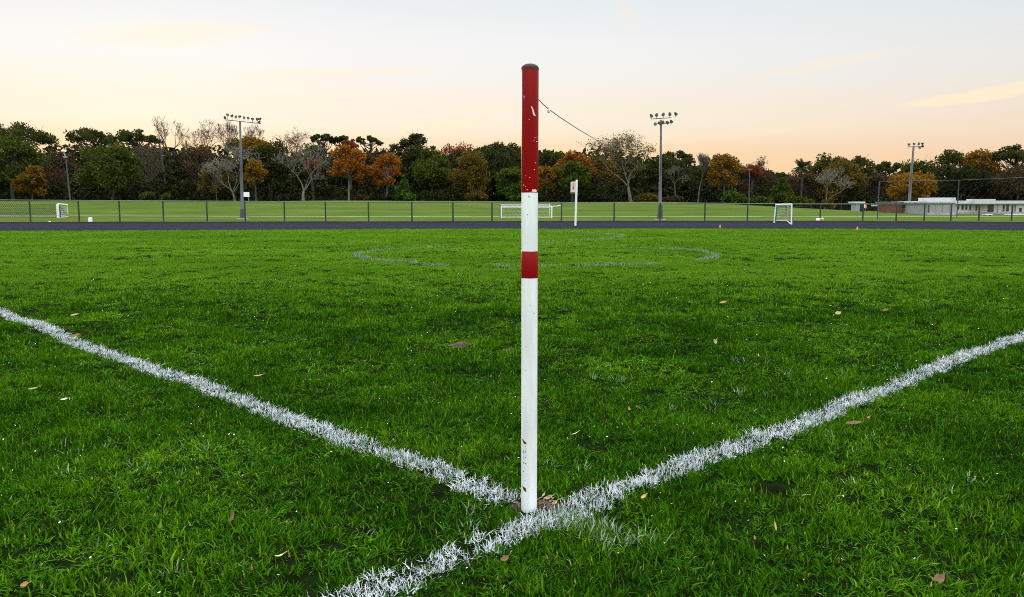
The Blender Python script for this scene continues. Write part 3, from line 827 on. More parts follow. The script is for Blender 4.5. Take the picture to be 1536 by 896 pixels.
# ------------------------------------------------------------------ fence
def base_xy(u, v, Y=None):
    return hit(u, v)
FU = [-240, -176, -112, -48, 46 - 64 + 0, 46, 119, 180, 245.5, 311, 368, 427, 488.6, 553, 618, 679.5, 738, 793, 842, 921, 990, 1057, 1121, 1180, 1230, 1294, 1344, 1386, 1426, 1468, 1517, 1566, 1620, 1680, 1750]
FU = sorted(set(FU) - {-48, -112}) 
FB_U, FB_V = [-250, 0, 400, 800, 1250, 1536, 1760], [333., 332.8, 332.2, 332., 331.6, 332., 332.6]
FT_U, FT_V = [-250, 0, 400, 600, 1000, 1200, 1536, 1760], [299, 300.3, 302.5, 303.2, 304.6, 306.3, 306.4, 305.5]
def fence():
    pts = []
    for u in FU:
        b = flat(u, np.interp(u, FB_U, FB_V)); tz = at(u, np.interp(u, FT_U, FT_V), b[1])[2]
        pts.append((b, tz))
    o0 = pts[0][0]
    t = thing('chain_link_fence', 'long low dark chain link fence along the far side of the track', 'fence', (0, o0[1], 0))
    off = np.array([0, o0[1], 0])
    for b, tz in pts:
        mb = MB(); mb.tube([b - off + [0, 0, -.1], [b[0], b[1] - off[1], tz - .01]], .05, 8)
        mb.build('post', 'fence_metal', t)
    mb = MB(); mb.tube([[b[0], b[1] - off[1], tz] for b, tz in pts], .034, 6)
    mb.build('top_rail', 'rail_metal', t)
    mb = MB(); mb.tube([[b[0], b[1] - off[1], .05] for b, tz in pts], .012, 4)
    segs = []
    for (b0, z0), (b1, z1) in zip(pts[:-1], pts[1:]):
        L = b1[0] - b0[0]; H = min(z0, z1) - .02
        step = .17
        for k in np.arange(-H, L, step):
            for sgn in (1, -1):
                s0, h0, s1, h1 = k, 0., k + H, H
                if s0 < 0: h0 = -s0; s0 = 0
                if s1 > L: h1 = H - (s1 - L); s1 = L
                if s1 - s0 < .02: continue
                if sgn < 0: h0, h1 = H - h0, H - h1
                f = lambda s, h: (b0[0] + (b1[0] - b0[0]) * s / L, b0[1] + (b1[1] - b0[1]) * s / L - off[1] + .03, .03 + h)
                segs.append((*f(s0, h0), *f(s1, h1), .0032, .0032))
    V, F = seg_mesh(np.array(segs), 3)
    mesh_obj('wire_mesh', V, F, 'fence_metal', t)

def seg_mesh(S, n=4):
    """prisms for an array of segments (x0,y0,z0,x1,y1,z1,r0,r1)"""
    p0, p1, r0, r1 = S[:, :3], S[:, 3:6], S[:, 6], S[:, 7]
    d = p1 - p0; d /= np.linalg.norm(d, axis=1)[:, None] + 1e-9
    ref = np.where(np.abs(d[:, 2:3]) < .9, np.array([[0, 0, 1.]]), np.array([[1., 0, 0]]))
    a = np.cross(d, ref); a /= np.linalg.norm(a, axis=1)[:, None]; b = np.cross(d, a)
    V = []
    for (p, r) in ((p0, r0), (p1, r1)):
        for k in range(n):
            t = 2 * math.pi * k / n
            V.append(p + r[:, None] * (math.cos(t) * a + math.sin(t) * b))
    V = np.stack(V, 1)
    m = len(S); base = (np.arange(m) * 2 * n)[:, None]
    F = []
    for k in range(n):
        k2 = (k + 1) % n
        F.append(base + np.array([[k, k2, n + k2, n + k]]))
    return V.reshape(-1, 3), np.concatenate(F, 0)
fence()

# ------------------------------------------------------------------ floodlight poles
def flood(u_base, v_base, u_top, v_top, arms, lamps, lab, hw=2.2, sleeve=(0, 0), lamp_r=1.9):
    B = hit(u_base, v_base); Y = B[1]
    t = thing('floodlight_pole', lab, 'floodlight', tuple(B), 'floodlight poles round the far field')
    def loc(u, v, dy=0.): return at(u, v, Y + dy) - B
    px = Y / FPX
    top = loc(u_top, v_top)
    mb = MB(); mb.tube([(0, 0, -.2), (top[0] * .5, 0, top[2] * .5), (top[0], 0, top[2])], [hw * px, hw * .78 * px, hw * .55 * px], 12)
    mb.build('pole', 'dark_pole', t, smooth=True)
    if sleeve[0]:
        sz = loc(u_base, sleeve[0])[2]
        mb = MB(); mb.tube([(0, 0, -.1), (0, 0, sz * .97), (0, 0, sz)], [sleeve[1] * px * 1.25, sleeve[1] * px, hw * px], 12)
        mb.build('base_sleeve', 'dark_pole', t)
        mb = MB(); mb.box((0, 0, .0), (sleeve[1] * px * 4.4, sleeve[1] * px * 4.4, .09)); mb.build('footing', 'concrete', t)
    for (a, b) in arms:
        mb = MB(); mb.tube([loc(*a), loc(*b)], .55 * px, 6); mb.build('crossarm', 'lamp_black', t)
    rr = random.Random(int(u_base))
    for (u, v, va) in lamps:
        c = loc(u, v); foot = loc(u, va)
        yaw, pit = rr.uniform(-1.0, 1.0), rr.uniform(-.9, -.3)
        d = np.array([math.sin(yaw) * math.cos(pit), -math.cos(yaw) * math.cos(pit), math.sin(pit)])
        r = lamp_r * px
        mb = MB(); mb.tube([c - d * r * 1.2, c - d * r * .7, c + d * r * .15, c + d * r * .9], [r * .45, r * .8, r * .95, r * 1.05], 12)
        f = mb.build('floodlight', 'lamp_black', t, smooth=False)
        mb = MB(); mb.tube([foot, c - d * r * .2], .35 * px, 5); mb.build('bracket', 'lamp_black', f)
        mb = MB(); mb.tube([c + d * r * .9, c + d * r * .96], r * .92, 12); mb.build('lens', 'lamp_glass', f)
    return t
flood(364, 328.5, 360, 182, [((338, 180), (391, 185.6))],
      [(337.3, 176.4, 180), (341, 172.2, 180.3), (348, 173.8, 181), (354, 175, 181.7), (359.8, 175, 182), (366, 176.4, 183), (372, 177, 183.6), (378.5, 178.6, 184.2), (385.5, 178.8, 185), (390, 178.4, 185.4), (388.8, 183.4, 185.6)],
      'tall grey floodlight pole carrying one long row of lamps, among the bare trees', 2.6, (313, 3.0))
flood(990, 330, 991.6, 180, [((976, 178.8), (1007, 176.8)), ((982, 186.3), (1007, 184.5))],
      [(976.8, 173.6, 178.6), (985, 172.2, 178.2), (995, 171.6, 177.6), (1004.6, 171, 177), (1013.6, 171, 176.8), (983, 185.8, 186), (989, 184.6, 185.6), (994.6, 183.6, 185.3), (1001, 184, 185), (1007, 182.6, 184.6)],
      'tall floodlight pole with two stacked rows of round lamps, standing alone in open field', 2.6, (307, 3.4), 2.3)
flood(1362.5, 320, 1370.4, 219.5, [((1361, 220.6), (1385, 220.2))],
      [(1363.4, 216.8, 220.6), (1371, 216, 220.4), (1378.2, 215.6, 220.4), (1383.6, 215.6, 220.2), (1379.4, 221.6, 220.4), (1384, 219.6, 220.2)],
      'farther floodlight pole rising in front of the brick sheds', 2.4, (0, 0), 1.7)

def slim_poles():
    # street lamp at the wood edge
    Y = 93.; B = at(105.5, 300, Y); B[2] = float(terrain(B[0], Y)); px = Y / FPX
    t = thing('street_lamp', 'slim grey lamp post with a white head at the edge of the wood', 'street lamp', tuple(B))
    a = at(98.5, 236, Y) - B
    mb = MB(); mb.tube([(0, 0, -.2), (a[0], 0, a[2])], [1.3 * px, .8 * px], 8); mb.build('pole', 'dark_pole', t)
    c = at(95.2, 227.2, Y) - B
    mb = MB(); mb.tube([(a[0], 0, a[2]), c * [1, 1, 1] + [.05, 0, -.12]], .8 * px, 6); mb.build('arm', 'galv', t)
    mb = MB(); mb.tube([c + [-.28, 0, -.02], c + [-.2, 0, .03], c + [.12, 0, .03], c + [.26, 0, -.05]], [.04, .10, .11, .05], 10); mb.build('lamp_head', 'white_plastic', t)
    mb = MB(); mb.box(tuple(a + [.02, -.1, .02]), (.35, .2, .22)); mb.build('control_box', 'galv', t)
    # bare utility pole
    Y = 95.; B = at(1123.5, 300, Y); B[2] = float(terrain(B[0], Y)); px = Y / FPX
    h = at(1124.5, 253, Y) - B
    t = thing('utility_pole', 'short pale utility pole between bare trees beyond the field', 'pole', tuple(B))
    mb = MB(); mb.tube([(0, 0, -.2), (h[0], 0, h[2])], [1.0 * px, .7 * px], 8); mb.build('pole', 'dark_pole', t)
    mb = MB(); mb.tube([(h[0] - .2, 0, h[2] - .1), (h[0] + .2, 0, h[2] - .1)], .5 * px, 6); mb.build('crossarm', 'galv', t)
    # notice board
    Y = 88.; B = at(372.8, 302, Y); B[2] = float(terrain(B[0], Y)); px = Y / FPX
    t = thing('notice_board', 'blank white notice board on a post behind the floodlight pole', 'sign', tuple(B))
    c = at(370, 292, Y) - B; pt = at(373, 289, Y) - B
    mb = MB(); mb.tube([(0, 0, -.1), (pt[0], 0, pt[2])], .45 * px, 6); mb.build('post', 'galv', t)
    mb = MB(); mb.box((c[0], -.06, c[2]), (8.4 * px, .05, 7. * px)); mb.build('panel', 'white_plastic', t)
    # white post with a small side panel at the track
    B = flat(863, 339); px = B[1] / FPX; B = B + [0, 0, .012]
    t = thing('marker_post', 'white post with a small emblem panel at the far side of the pitch', 'sign', tuple(B))
    h = at(865, 270, B[1]) - B
    mb = MB(); mb.tube([(0, 0, -.2), (h[0], 0, h[2] - .05), (h[0], 0, h[2])], [1.55 * px, 1.75 * px, 1.2 * px], 10); mb.build('post', 'white_paint', t)
    z0, z1 = (at(860, 290, B[1]) - B)[2], (at(860, 272.5, B[1]) - B)[2]
    W = .42; rz = R(118); d = np.array([math.cos(rz), math.sin(rz)]); cx, cy = h[0] - 0.03 + d[0] * (W / 2 + .05), d[1] * (W / 2 + .05)
    mb = MB(); mb.box((cx, cy, (z0 + z1) / 2), (W, .05, z1 - z0), rz); p = mb.build('panel', 'panel_cream', t)
    nx, ny = -math.sin(rz), math.cos(rz)
    if ny > 0: nx, ny = -nx, -ny
    def em(s0, s1, k0, k1, m, e=.028):
        mb = MB(); s = (s0 + s1) / 2 * W; zc = z0 + (k0 + k1) / 2 * (z1 - z0)
        mb.box((cx + d[0] * s + nx * e, cy + d[1] * s + ny * e, zc), ((s1 - s0) * W, .008, (k1 - k0) * (z1 - z0)), rz); mb.build('emblem', m, p)
    em(-.30, -.06, .52, .92, 'emblem_orange'); em(-.24, .06, .34, .50, 'emblem_brown'); em(-.12, .02, .60, .70, 'emblem_brown', .031)
    em(-.45, .42, .03, .10, 'emblem_brown', .028)
slim_poles()

# ------------------------------------------------------------------ goals
def grid_net(name, A, B, C, D, nu, nv, m, parent, r=.006, sag=0.):
    """net strung over the quad A-B-C-D (A-B one edge, D-C the opposite one)"""
    A, B, C, D = map(lambda q: np.asarray(q, float), (A, B, C, D))
    f = lambda s, t: (A * (1 - s) + B * s) * (1 - t) + (D * (1 - s) + C * s) * t - np.array([0, 0, sag * math.sin(math.pi * s) * math.sin(math.pi * min(t * 1.2, 1))])
    S = []
    for i in range(nu + 1):
        for k in range(6): S.append((*f(i / nu, k / 6), *f(i / nu, (k + 1) / 6), r, r))
    for j in range(nv + 1):
        for k in range(10): S.append((*f(k / 10, j / nv), *f((k + 1) / 10, j / nv), r, r))
    V, F = seg_mesh(np.array(S), 3)
    mesh_obj(name, V, F, m, parent)

def goals():
    # wide goal at the photo edge
    B = hit(87.5, 327); Y = B[1]; px = Y / FPX
    t = thing('football_goal', 'wide white goal with a big dark stringed net, cut by the photo edge', 'goal', tuple(B))
    h = (at(87.5, 306.3, Y) - B)[2]; W = 9.4; dep = 1.6; xb = (at(102, 325, Y + dep) - B)[0]
    def bar(nm, pts, r, m): mb = MB(); mb.tube(pts, r, 8); return mb.build(nm, m, t)
    bar('post', [(0, 0, 0), (0, 0, h)], .10, 'white_paint'); bar('post', [(-W, 0, 0), (-W, 0, h)], .06, 'net_white')
    bar('crossbar', [(-W, 0, h), (0, 0, h)], .018, 'net_dark')
    bar('pad', [(.12, .05, .05), (.10, .05, h * .82)], .05, 'navy')
    bar('back_bar', [(-W, dep, .05), (xb, dep, .05)], .015, 'net_white')
    for x0, x1 in ((0, xb), (-W, -W - .3)):
        bar('side_bar', [(x0, 0, h), (x1, dep, h * .96)], .05, 'white_paint')
        bar('back_post', [(x1, dep, 0), (x1, dep, h * .96)], .035, 'net_white')
        bar('ground_bar', [(x0, 0, .04), (x1, dep, .04)], .035, 'white_paint')
    grid_net('net', (-W, .1, h), (0, .1, h), (0, dep, .05), (-W, dep, .05), 62, 8, 'net_dark', t, .014, .16)
    grid_net('side_net', (0, .02, h), (xb, dep, h * .96), (xb, dep, .04), (0, .02, .04), 9, 7, 'net_white', t, .010)
    # middle goal behind the corner pole
    B = hit(752, 327.3); Y = B[1]
    t = thing('football_goal', 'low white goal behind the fence, partly hidden by the corner pole', 'goal', tuple(B))
    W = (at(827.5, 327.3, Y) - B)[0]; h = (at(752, 309.8, Y) - B)[2]; dep = 1.3
    bar('post', [(0, 0, 0), (0, 0, h)], .055, 'white_paint'); bar('post', [(W, 0, 0), (W, 0, h)], .055, 'white_paint')
    bar('crossbar', [(0, 0, h), (W, 0, h)], .045, 'white_paint')
    hb = h * 1.13
    bar('back_bar', [(-.1, dep, hb), (W - .05, dep, hb)], .025, 'net_white')
    bar('back_bar', [(0, dep * .6, h * .9), (W, dep * .6, h * .9)], .02, 'net_white')
    bar('back_post', [(W - .1, dep, 0), (W - .1, dep, hb + .1)], .035, 'net_white')
    bar('back_post', [(-.1, dep, 0), (-.1, dep, hb)], .035, 'fence_metal')
    e = at(841.6, 308.2, Y) - B
    bar('side_bar', [(W, 0, h), (W + .35, 0, h + .01), (e[0], 0, e[2])], .035, 'white_paint')
    bar('side_post', [(e[0], 0, 0), (e[0], 0, e[2])], .035, 'white_paint')
    bar('ground_bar', [(0, dep, .03), (W, dep, .03)], .03, 'white_paint')
    grid_net('net', (0, .05, h), (W, .05, h), (W, dep, .03), (0, dep, .03), 40, 7, 'net_white', t, .006, .05)
    # small portable goal at the track
    FL, FR = flat(1161, 334.4), flat(1187, 337.2)
    FL[1] = min(FL[1], 48.6); FL = at(1161, 334.6, FL[1]); FL[2] = .012; FR[2] = .012
    t = thing('portable_goal', 'small portable goal with green and white frame beside the track', 'goal', tuple(FL))
    zl, zr = at(1164, 307.2, FL[1])[2], at(1187.6, 306.6, FR[1])[2]
    TL, TR = at(1164, 307.2, FL[1]), at(1187.6, 306.6, FR[1])
    q = lambda p: tuple(np.asarray(p) - FL)
    bk = np.array([.10, 1.5, 0])
    BR = at(1180, 331.3, 50.2); BRt = at(1181.6, 311, 49.6); BL = at(1164.5, 331.5, 50.6); BLt = at(1167, 311, 50.)
    BR[2] = max(BR[2], .03); BL[2] = max(BL[2], .03)
    def bar2(nm, pts, r, m): mb = MB(); mb.tube([q(p) for p in pts], r, 8); return mb.build(nm, m, t)
    bar2('post', [FL, TL], .036, 'white_paint'); bar2('post', [FR, TR], .04, 'white_paint'); bar2('crossbar', [TL, TR], .04, 'white_paint')
    o = np.array([.07, .03, 0])
    bar2('brace', [FL + o, TL + o - [0, 0, .05]], .055, 'green_paint'); bar2('brace', [FR + o, FR + o + (TR - FR) * .36], .045, 'green_paint')
    bar2('brace', [TL - [0, -.04, .07], TR - [0, -.04, .07]], .025, 'green_paint')
    bar2('back_post', [BR, BRt], .032, 'net_white'); bar2('back_bar', [BL, BR], .03, 'net_white')
    bar2('ground_bar', [FL, BL], .03, 'green_paint'); bar2('ground_bar', [FR, BR], .03, 'net_white'); bar2('side_bar', [TL, BLt], .025, 'green_paint'); bar2('side_bar', [TR, BRt], .025, 'white_paint')
    grid_net('net', q(TL), q(TR), q(BR), q(BL), 9, 10, 'net_white', t, .0065, .04)
goals()

# ------------------------------------------------------------------ small things by the track
def small():
    b = flat(135.7, 335.2); px = b[1] / FPX
    t = MB(); t.box((0, 0, 4.3 * px), (5.2 * px, .14, 8.6 * px), .2, .92); t.box((0, 0, 8.75 * px), (3.2 * px, .10, .35 * px), .2)
    tag(t.build('white_marker_box', 'white_plastic', origin=None), 'upright white marker box on the grass between the goal and the track', 'marker').location = (b[0], b[1], 0)
    b = flat(74.5, 335)
    t = MB(); t.tube([(-.09, 0, .05), (-.03, 0, .07), (.06, .01, .05), (.10, 0, .03)], [.02, .06, .05, .015], 7)
    tag(t.build('plastic_bag', 'white_plastic'), 'crumpled white scrap lying at the track edge near the wide goal', 'litter').location = (b[0], b[1], 0.)
    for u, v, lab in ((1080, 341.8, 'little orange cone on the track nearest the tall two-row floodlight'), (1286, 345.2, 'little orange cone on the track in front of the far hut')):
        b = flat(u, v)
        t = thing('traffic_cone', lab, 'cone', (b[0], b[1], .012), 'orange cones on the track')
        mb = MB(); mb.tube([(0, 0, .01), (0, 0, .13)], [.042, .014], 12); mb.build('cone_body', 'orange_paint', t)
        mb = MB(); mb.box((0, 0, .008), (.12, .12, .016)); mb.build('foot', 'orange_paint', t)
        mb = MB(); mb.tube([(0, 0, .065), (0, 0, .085)], [.031, .026], 12); mb.build('stripe', 'white_plastic', t)
    b = flat(1226.5, 332.6)
    import_ball = MB(); 
    n = 8
    import_ball.tube([(0, 0, .11 + .11 * math.sin(a)) for a in np.linspace(-1.5, 1.5, 9)], [.11 * math.cos(a) for a in np.linspace(-1.5, 1.5, 9)], 14)
    tag(import_ball.build('football', 'white_plastic', smooth=True), 'white ball lying at the fence foot beside a tan bag', 'ball').location = (b[0], b[1], 0)
    b = flat(1231.5, 332.4)
    mb = MB(); mb.tube([(-.16, 0, .08), (-.08, 0, .12), (.06, 0, .11), (.17, 0, .06)], [.05, .12, .12, .05], 9)
    o = mb.build('kit_bag', 'tan_bag', smooth=True); o.location = (b[0], b[1], 0); tag(o, 'tan kit bag slumped at the fence foot beside the ball', 'bag')
    mb = MB(); mb.tube([(.10, 0, .16), (.12, 0, .24)], [.05, .04], 8); mb.build('pocket', 'white_plastic', o)
small()

# ------------------------------------------------------------------ tall fence and buildings
def block(u0, u1, v0, v1, Y, depth, z_base=None):
    a, b = at(u0, v1, Y), at(u1, v0, Y)
    zb = a[2] if z_base is None else z_base
    return (a[0] + b[0]) / 2, Y + depth / 2, (zb + b[2]) / 2, abs(b[0] - a[0]), depth, abs(b[2] - zb)

def buildings():
    def part(t, nm, m, u0, u1, v0, v1, Y, depth, org, par=None, dz=0):
        x, y, z, sx, sy, sz = block(u0, u1, v0, v1, Y, depth)
        mb = MB(); mb.box((x - org[0], y - org[1], z - org[2] + dz), (sx, sy, sz)); return mb.build(nm, m, par if par is not None else t)
    # hut
    B = hit(1288, 317.6); Y = B[1]
    t = thing('hut', 'tiny grey hut with a flat white roof under the dark trees', 'hut', tuple(B))
    w = part(t, 'wall', 'render_grey', 1283, 1295.5, 305, 318.6, Y, 1.1, B)
    part(t, 'door', 'window_dark', 1289.8, 1294.3, 307, 317.6, Y - .03, .06, B, w)
    part(t, 'roof', 'roof_white', 1281.6, 1298, 302.6, 305.0, Y - .15, 1.5, B)
    b = at(1298.3, 310, Y - .6)
    g = np.array([b[0], Y - .6, float(terrain(b[0], Y - .6))])
    t = thing('warning_sign', 'small orange and white sign beside the grey hut', 'sign', tuple(g))
    part(t, 'post', 'galv', 1297.6, 1298.6, 310, 318.4, Y - .6, .05, g); part(t, 'panel', 'orange_paint', 1296.8, 1300.2, 305.4, 312.6, Y - .66, .04, g)
    part(t, 'band', 'white_plastic', 1295.6, 1298., 306.4, 311.8, Y - .70, .03, g)
    # dugout shelter
    B = hit(1326, 318.6); Y = B[1]
    t = thing('dugout', 'low team shelter with white roof and dark open front', 'shelter', tuple(B))
    part(t, 'roof', 'roof_white', 1317, 1337.4, 307.3, 309.6, Y - .2, 1.6, B)
    part(t, 'back_wall', 'window_dark', 1319.5, 1336, 309.7, 318.8, Y + 1.1, .1, B)
    for u in (1319, 1327.5, 1335.8): part(t, 'post', 'galv', u - .5, u + .5, 309.7, 319, Y, .07, B)
    part(t, 'bench', 'dark_pole', 1320.5, 1334.6, 314.6, 315.6, Y + .6, .35, B)
    # brick sheds
    B = hit(1350, 320.2); Y = B[1]
    t = thing('brick_shed', 'long low brick shed with a thin dark flat roof', 'shed', tuple(B))
    w = part(t, 'wall', 'brick', 1337.5, 1366, 304, 321.5, Y, 3., B)
    part(t, 'door', 'emblem_brown', 1344.4, 1348.6, 307, 320.2, Y - .04, .08, B, w)
    part(t, 'window', 'window_dark', 1353.5, 1357.6, 308, 312, Y - .04, .08, B, w)
    part(t, 'roof', 'galv', 1336.4, 1366.6, 302.6, 304, Y - .25, 3.4, B)
    B = hit(1380, 321.2); Y = B[1]
    t = thing('brick_shed', 'small brick shed with a pale overhanging roof beside the grey block', 'shed', tuple(B))
    w = part(t, 'wall', 'brick', 1371, 1389, 305.3, 322.5, Y, 2.4, B)
    part(t, 'notice', 'white_plastic', 1381, 1383.2, 310.8, 313, Y - .04, .05, B, w)
    part(t, 'side_door', 'emblem_brown', 1373, 1376.6, 309, 321.2, Y - .03, .06, B, w)
    part(t, 'roof', 'roof_white', 1368.4, 1392, 302, 305.2, Y - .3, 3., B)
    # grey block
    B = hit(1412, 322.8); Y = B[1]
    t = thing('storage_block', 'plain pale grey block with a raised white roof box', 'building', tuple(B))
    w = part(t, 'wall', 'render_grey', 1391.6, 1433.4, 304.2, 324, Y, 5., B)
    part(t, 'door', 'dark_pole', 1391.9, 1394.6, 308, 322.8, Y - .04, .08, B, w)
    part(t, 'plinth', 'concrete', 1391.4, 1433.6, 319.6, 324.2, Y - .06, .12, B, w)
    for u in (1403, 1414, 1425): part(t, 'seam', 'galv', u - .35, u + .35, 304.6, 319.4, Y - .02, .05, B, w)
    part(t, 'roof', 'roof_white', 1390.4, 1434.2, 302.4, 304.2, Y - .2, 5.4, B)
    part(t, 'roof_box', 'roof_white', 1403, 1434, 296.6, 302.4, Y + .6, 3.2, B)
    # long portable building
    B = hit(1490, 321.8); Y = B[1] + 1.
    B[1] = Y
    t = thing('portable_classroom', 'long cream portable building with dark upright windows', 'building', tuple(B))
    w = part(t, 'wall', 'cream_wall', 1434.6, 1640, 305.6, 323, Y, 5., B)
    part(t, 'roof', 'roof_white', 1433.8, 1642, 301.2, 305.6, Y - .35, 5.8, B)
    part(t, 'canopy', 'roof_white', 1463, 1493.4, 298.8, 306.2, Y - .9, 1.6, B)
    for u0, u1, v0, v1 in ((1436.8, 1439.4, 306.6, 314.4), (1442.2, 1446, 306.6, 314.6), (1448, 1451.4, 306.6, 314.6), (1454, 1457, 306.6, 315), (1463.6, 1466.4, 307, 316), (1504.2, 1507.4, 307, 316.8), (1509.4, 1513.8, 307, 316.8), (1522, 1524, 307, 316.8), (1529, 1533, 312, 318), (1548, 1556, 307, 316), (1572, 1580, 307, 316)):
        f = part(t, 'window', 'roof_white', u0 - .6, u1 + .6, v0 - .5, v1 + .6, Y - .04, .08, B)
        part(t, 'pane', 'window_dark', u0, u1, v0, v1, Y - .07, .06, B, f)
    part(t, 'door', 'navy', 1481.6, 1491, 306.9, 319.8, Y - .05, .1, B)
    part(t, 'skirting', 'concrete', 1434.2, 1640, 318.6, 323.4, Y - .08, .12, B)
    for u in (1469, 1497, 1520, 1560): part(t, 'downpipe', 'galv', u - .4, u + .4, 305.8, 319, Y - .12, .08, B)
    part(t, 'ramp_rail', 'galv', 1494, 1510, 314.4, 315.2, Y - .8, .05, B)
    # low white barriers in front
    for u0, u1, v0, v1, lab in ((1477.5, 1489, 321.4, 324.8, 'short white slab bench in front of the navy door'), (1511, 1552, 321.2, 325.2, 'long white slab bench in front of the portable building')):
        b = hit((u0 + u1) / 2, v1); Y2 = b[1]
        t = thing('slab_bench', lab, 'bench', tuple(b), 'white benches by the portable building')
        part(t, 'seat', 'white_paint', u0, u1, v0, v0 + 1.2, Y2, .5, b)
        part(t, 'leg', 'concrete', u0 + 1, u0 + 2.4, v0 + 1.2, v1 + .6, Y2 + .08, .32, b); part(t, 'leg', 'concrete', u1 - 2.4, u1 - 1, v0 + 1.2, v1 + .6, Y2 + .08, .32, b)
    # tall ball-stop fence
    A = hit(1319, 329.2); Y0 = A[1]; px = Y0 / FPX
    t = thing('ball_stop_fence', 'tall thin ball stop fence in front of the buildings', 'fence', tuple(A))
    P = [(1319, 272.2, Y0), (1438.5, 270.5, Y0 + 6.), (1560, 265.5, Y0 + 9.), (1690, 262, Y0 + 9.)]
    tops = [at(*p) for p in P]
    for (u, v, Yp), tp in zip(P, tops):
        gz = float(terrain(tp[0], Yp))
        mb = MB(); mb.tube([(tp[0] - A[0], Yp - Y0, gz - A[2] - .1), tuple(tp - A)], .75 * px, 8); mb.build('post', 'dark_pole', t)
    mb = MB(); mb.tube([tuple(p - A) for p in tops], .4 * px, 6); mb.build('top_rail', 'dark_pole', t)
    S = []
    for p, q_ in zip(tops[:-1], tops[1:]):
        zb = float(terrain((p[0] + q_[0]) / 2, (p[1] + q_[1]) / 2))
        n = 22
        for i in range(n):
            for j in range(1, 10):
                a = p + (q_ - p) * i / n; b = p + (q_ - p) * (i + 1) / n
                f0, f1 = (j / 10, (j + 1) / 10) if (i + j) % 2 else ((j + 1) / 10, j / 10)
                za, zb_ = zb + (a[2] - zb) * f0, zb + (b[2] - zb) * f1
                S.append((a[0] - A[0], a[1] - A[1], za - A[2], b[0] - A[0], b[1] - A[1], zb_ - A[2], .0022, .0022))
    V, F = seg_mesh(np.array(S), 3); mesh_obj('wire_mesh', V, F, 'fence_metal', t)
buildings()

# ------------------------------------------------------------------ trees
def leaf_quads(C, size, rng, flat_=0.):
    n = len(C)
    a = rng.normal(size=(n, 3)); a[:, 2] *= (1 - flat_); a /= np.linalg.norm(a, axis=1)[:, None]
    r = rng.normal(size=(n, 3)); b = np.cross(a, r); b /= np.linalg.norm(b, axis=1)[:, None] + 1e-9
    s = (size * rng.uniform(.6, 1.35, n))[:, None] * .5
    a = a * s; b = b * s * .62
    V = np.stack([C - a, C - b * .9 + a * .1, C + a, C + b * .9 + a * .1], 1).reshape(-1, 3)
    F = np.arange(4 * n).reshape(-1, 4)
    return V, F

def skeleton(rng, depth, spread, up=.25, kids=(2, 3), trunk=.28, shrink=.72, lean=0., first=0):
    S, tips = [], []
    def go(p, d, L, r, k):
        nseg = 3 if k <= 1 else 2
        q = p
        for i in range(nseg):
            d = d + rng.normal(0, .11 + .03 * k, 3); d[2] += up * .15; d = d / np.linalg.norm(d)
            n = q + d * L / nseg; r2 = r * (.88 if nseg == 3 else .82)
            S.append((*q, *n, r, r2)); q, r = n, r2
            if k >= 2 and i == 0 and k < depth and rng.random() < .5:
                e = d + rng.normal(0, spread, 3); e[2] += up * .5; e /= np.linalg.norm(e); go(q, e, L * .6, r * .5, k + 1)
        if k >= depth: tips.append(q); return
        n = rng.integers(kids[0], kids[1] + 1) + (1 if k == 0 else 0)
        ph = rng.random() * 6.28
        for i in range(n):
            a = ph + 6.283 * i / n + rng.normal(0, .3)
            side = np.array([math.cos(a), math.sin(a), 0.])
            e = d * (1 - spread * .35) + side * spread * rng.uniform(.6, 1.2); e[2] += up; e /= np.linalg.norm(e)
            go(q, e, (L * shrink if k or not first else first) * rng.uniform(.8, 1.15), r * (.62 if n > 2 else .7), k + 1)
    go(np.array([0, 0, 0.]), np.array([lean, 0, 1.]), trunk, .03, 0)
    return np.array(S), np.array(tips)

def fit(S, tips, H, hw, rs):
    P = np.concatenate([S[:, :3], S[:, 3:6]]); kz = H / P[:, 2].max(); kx = hw / np.percentile(np.abs(P[:, :2]), 98.5)
    K = np.array([kx, kx, kz])
    S = S.copy(); S[:, :3] *= K; S[:, 3:6] *= K; S[:, 6:] = np.maximum(S[:, 6:] * rs, .012)
    return S, tips * K

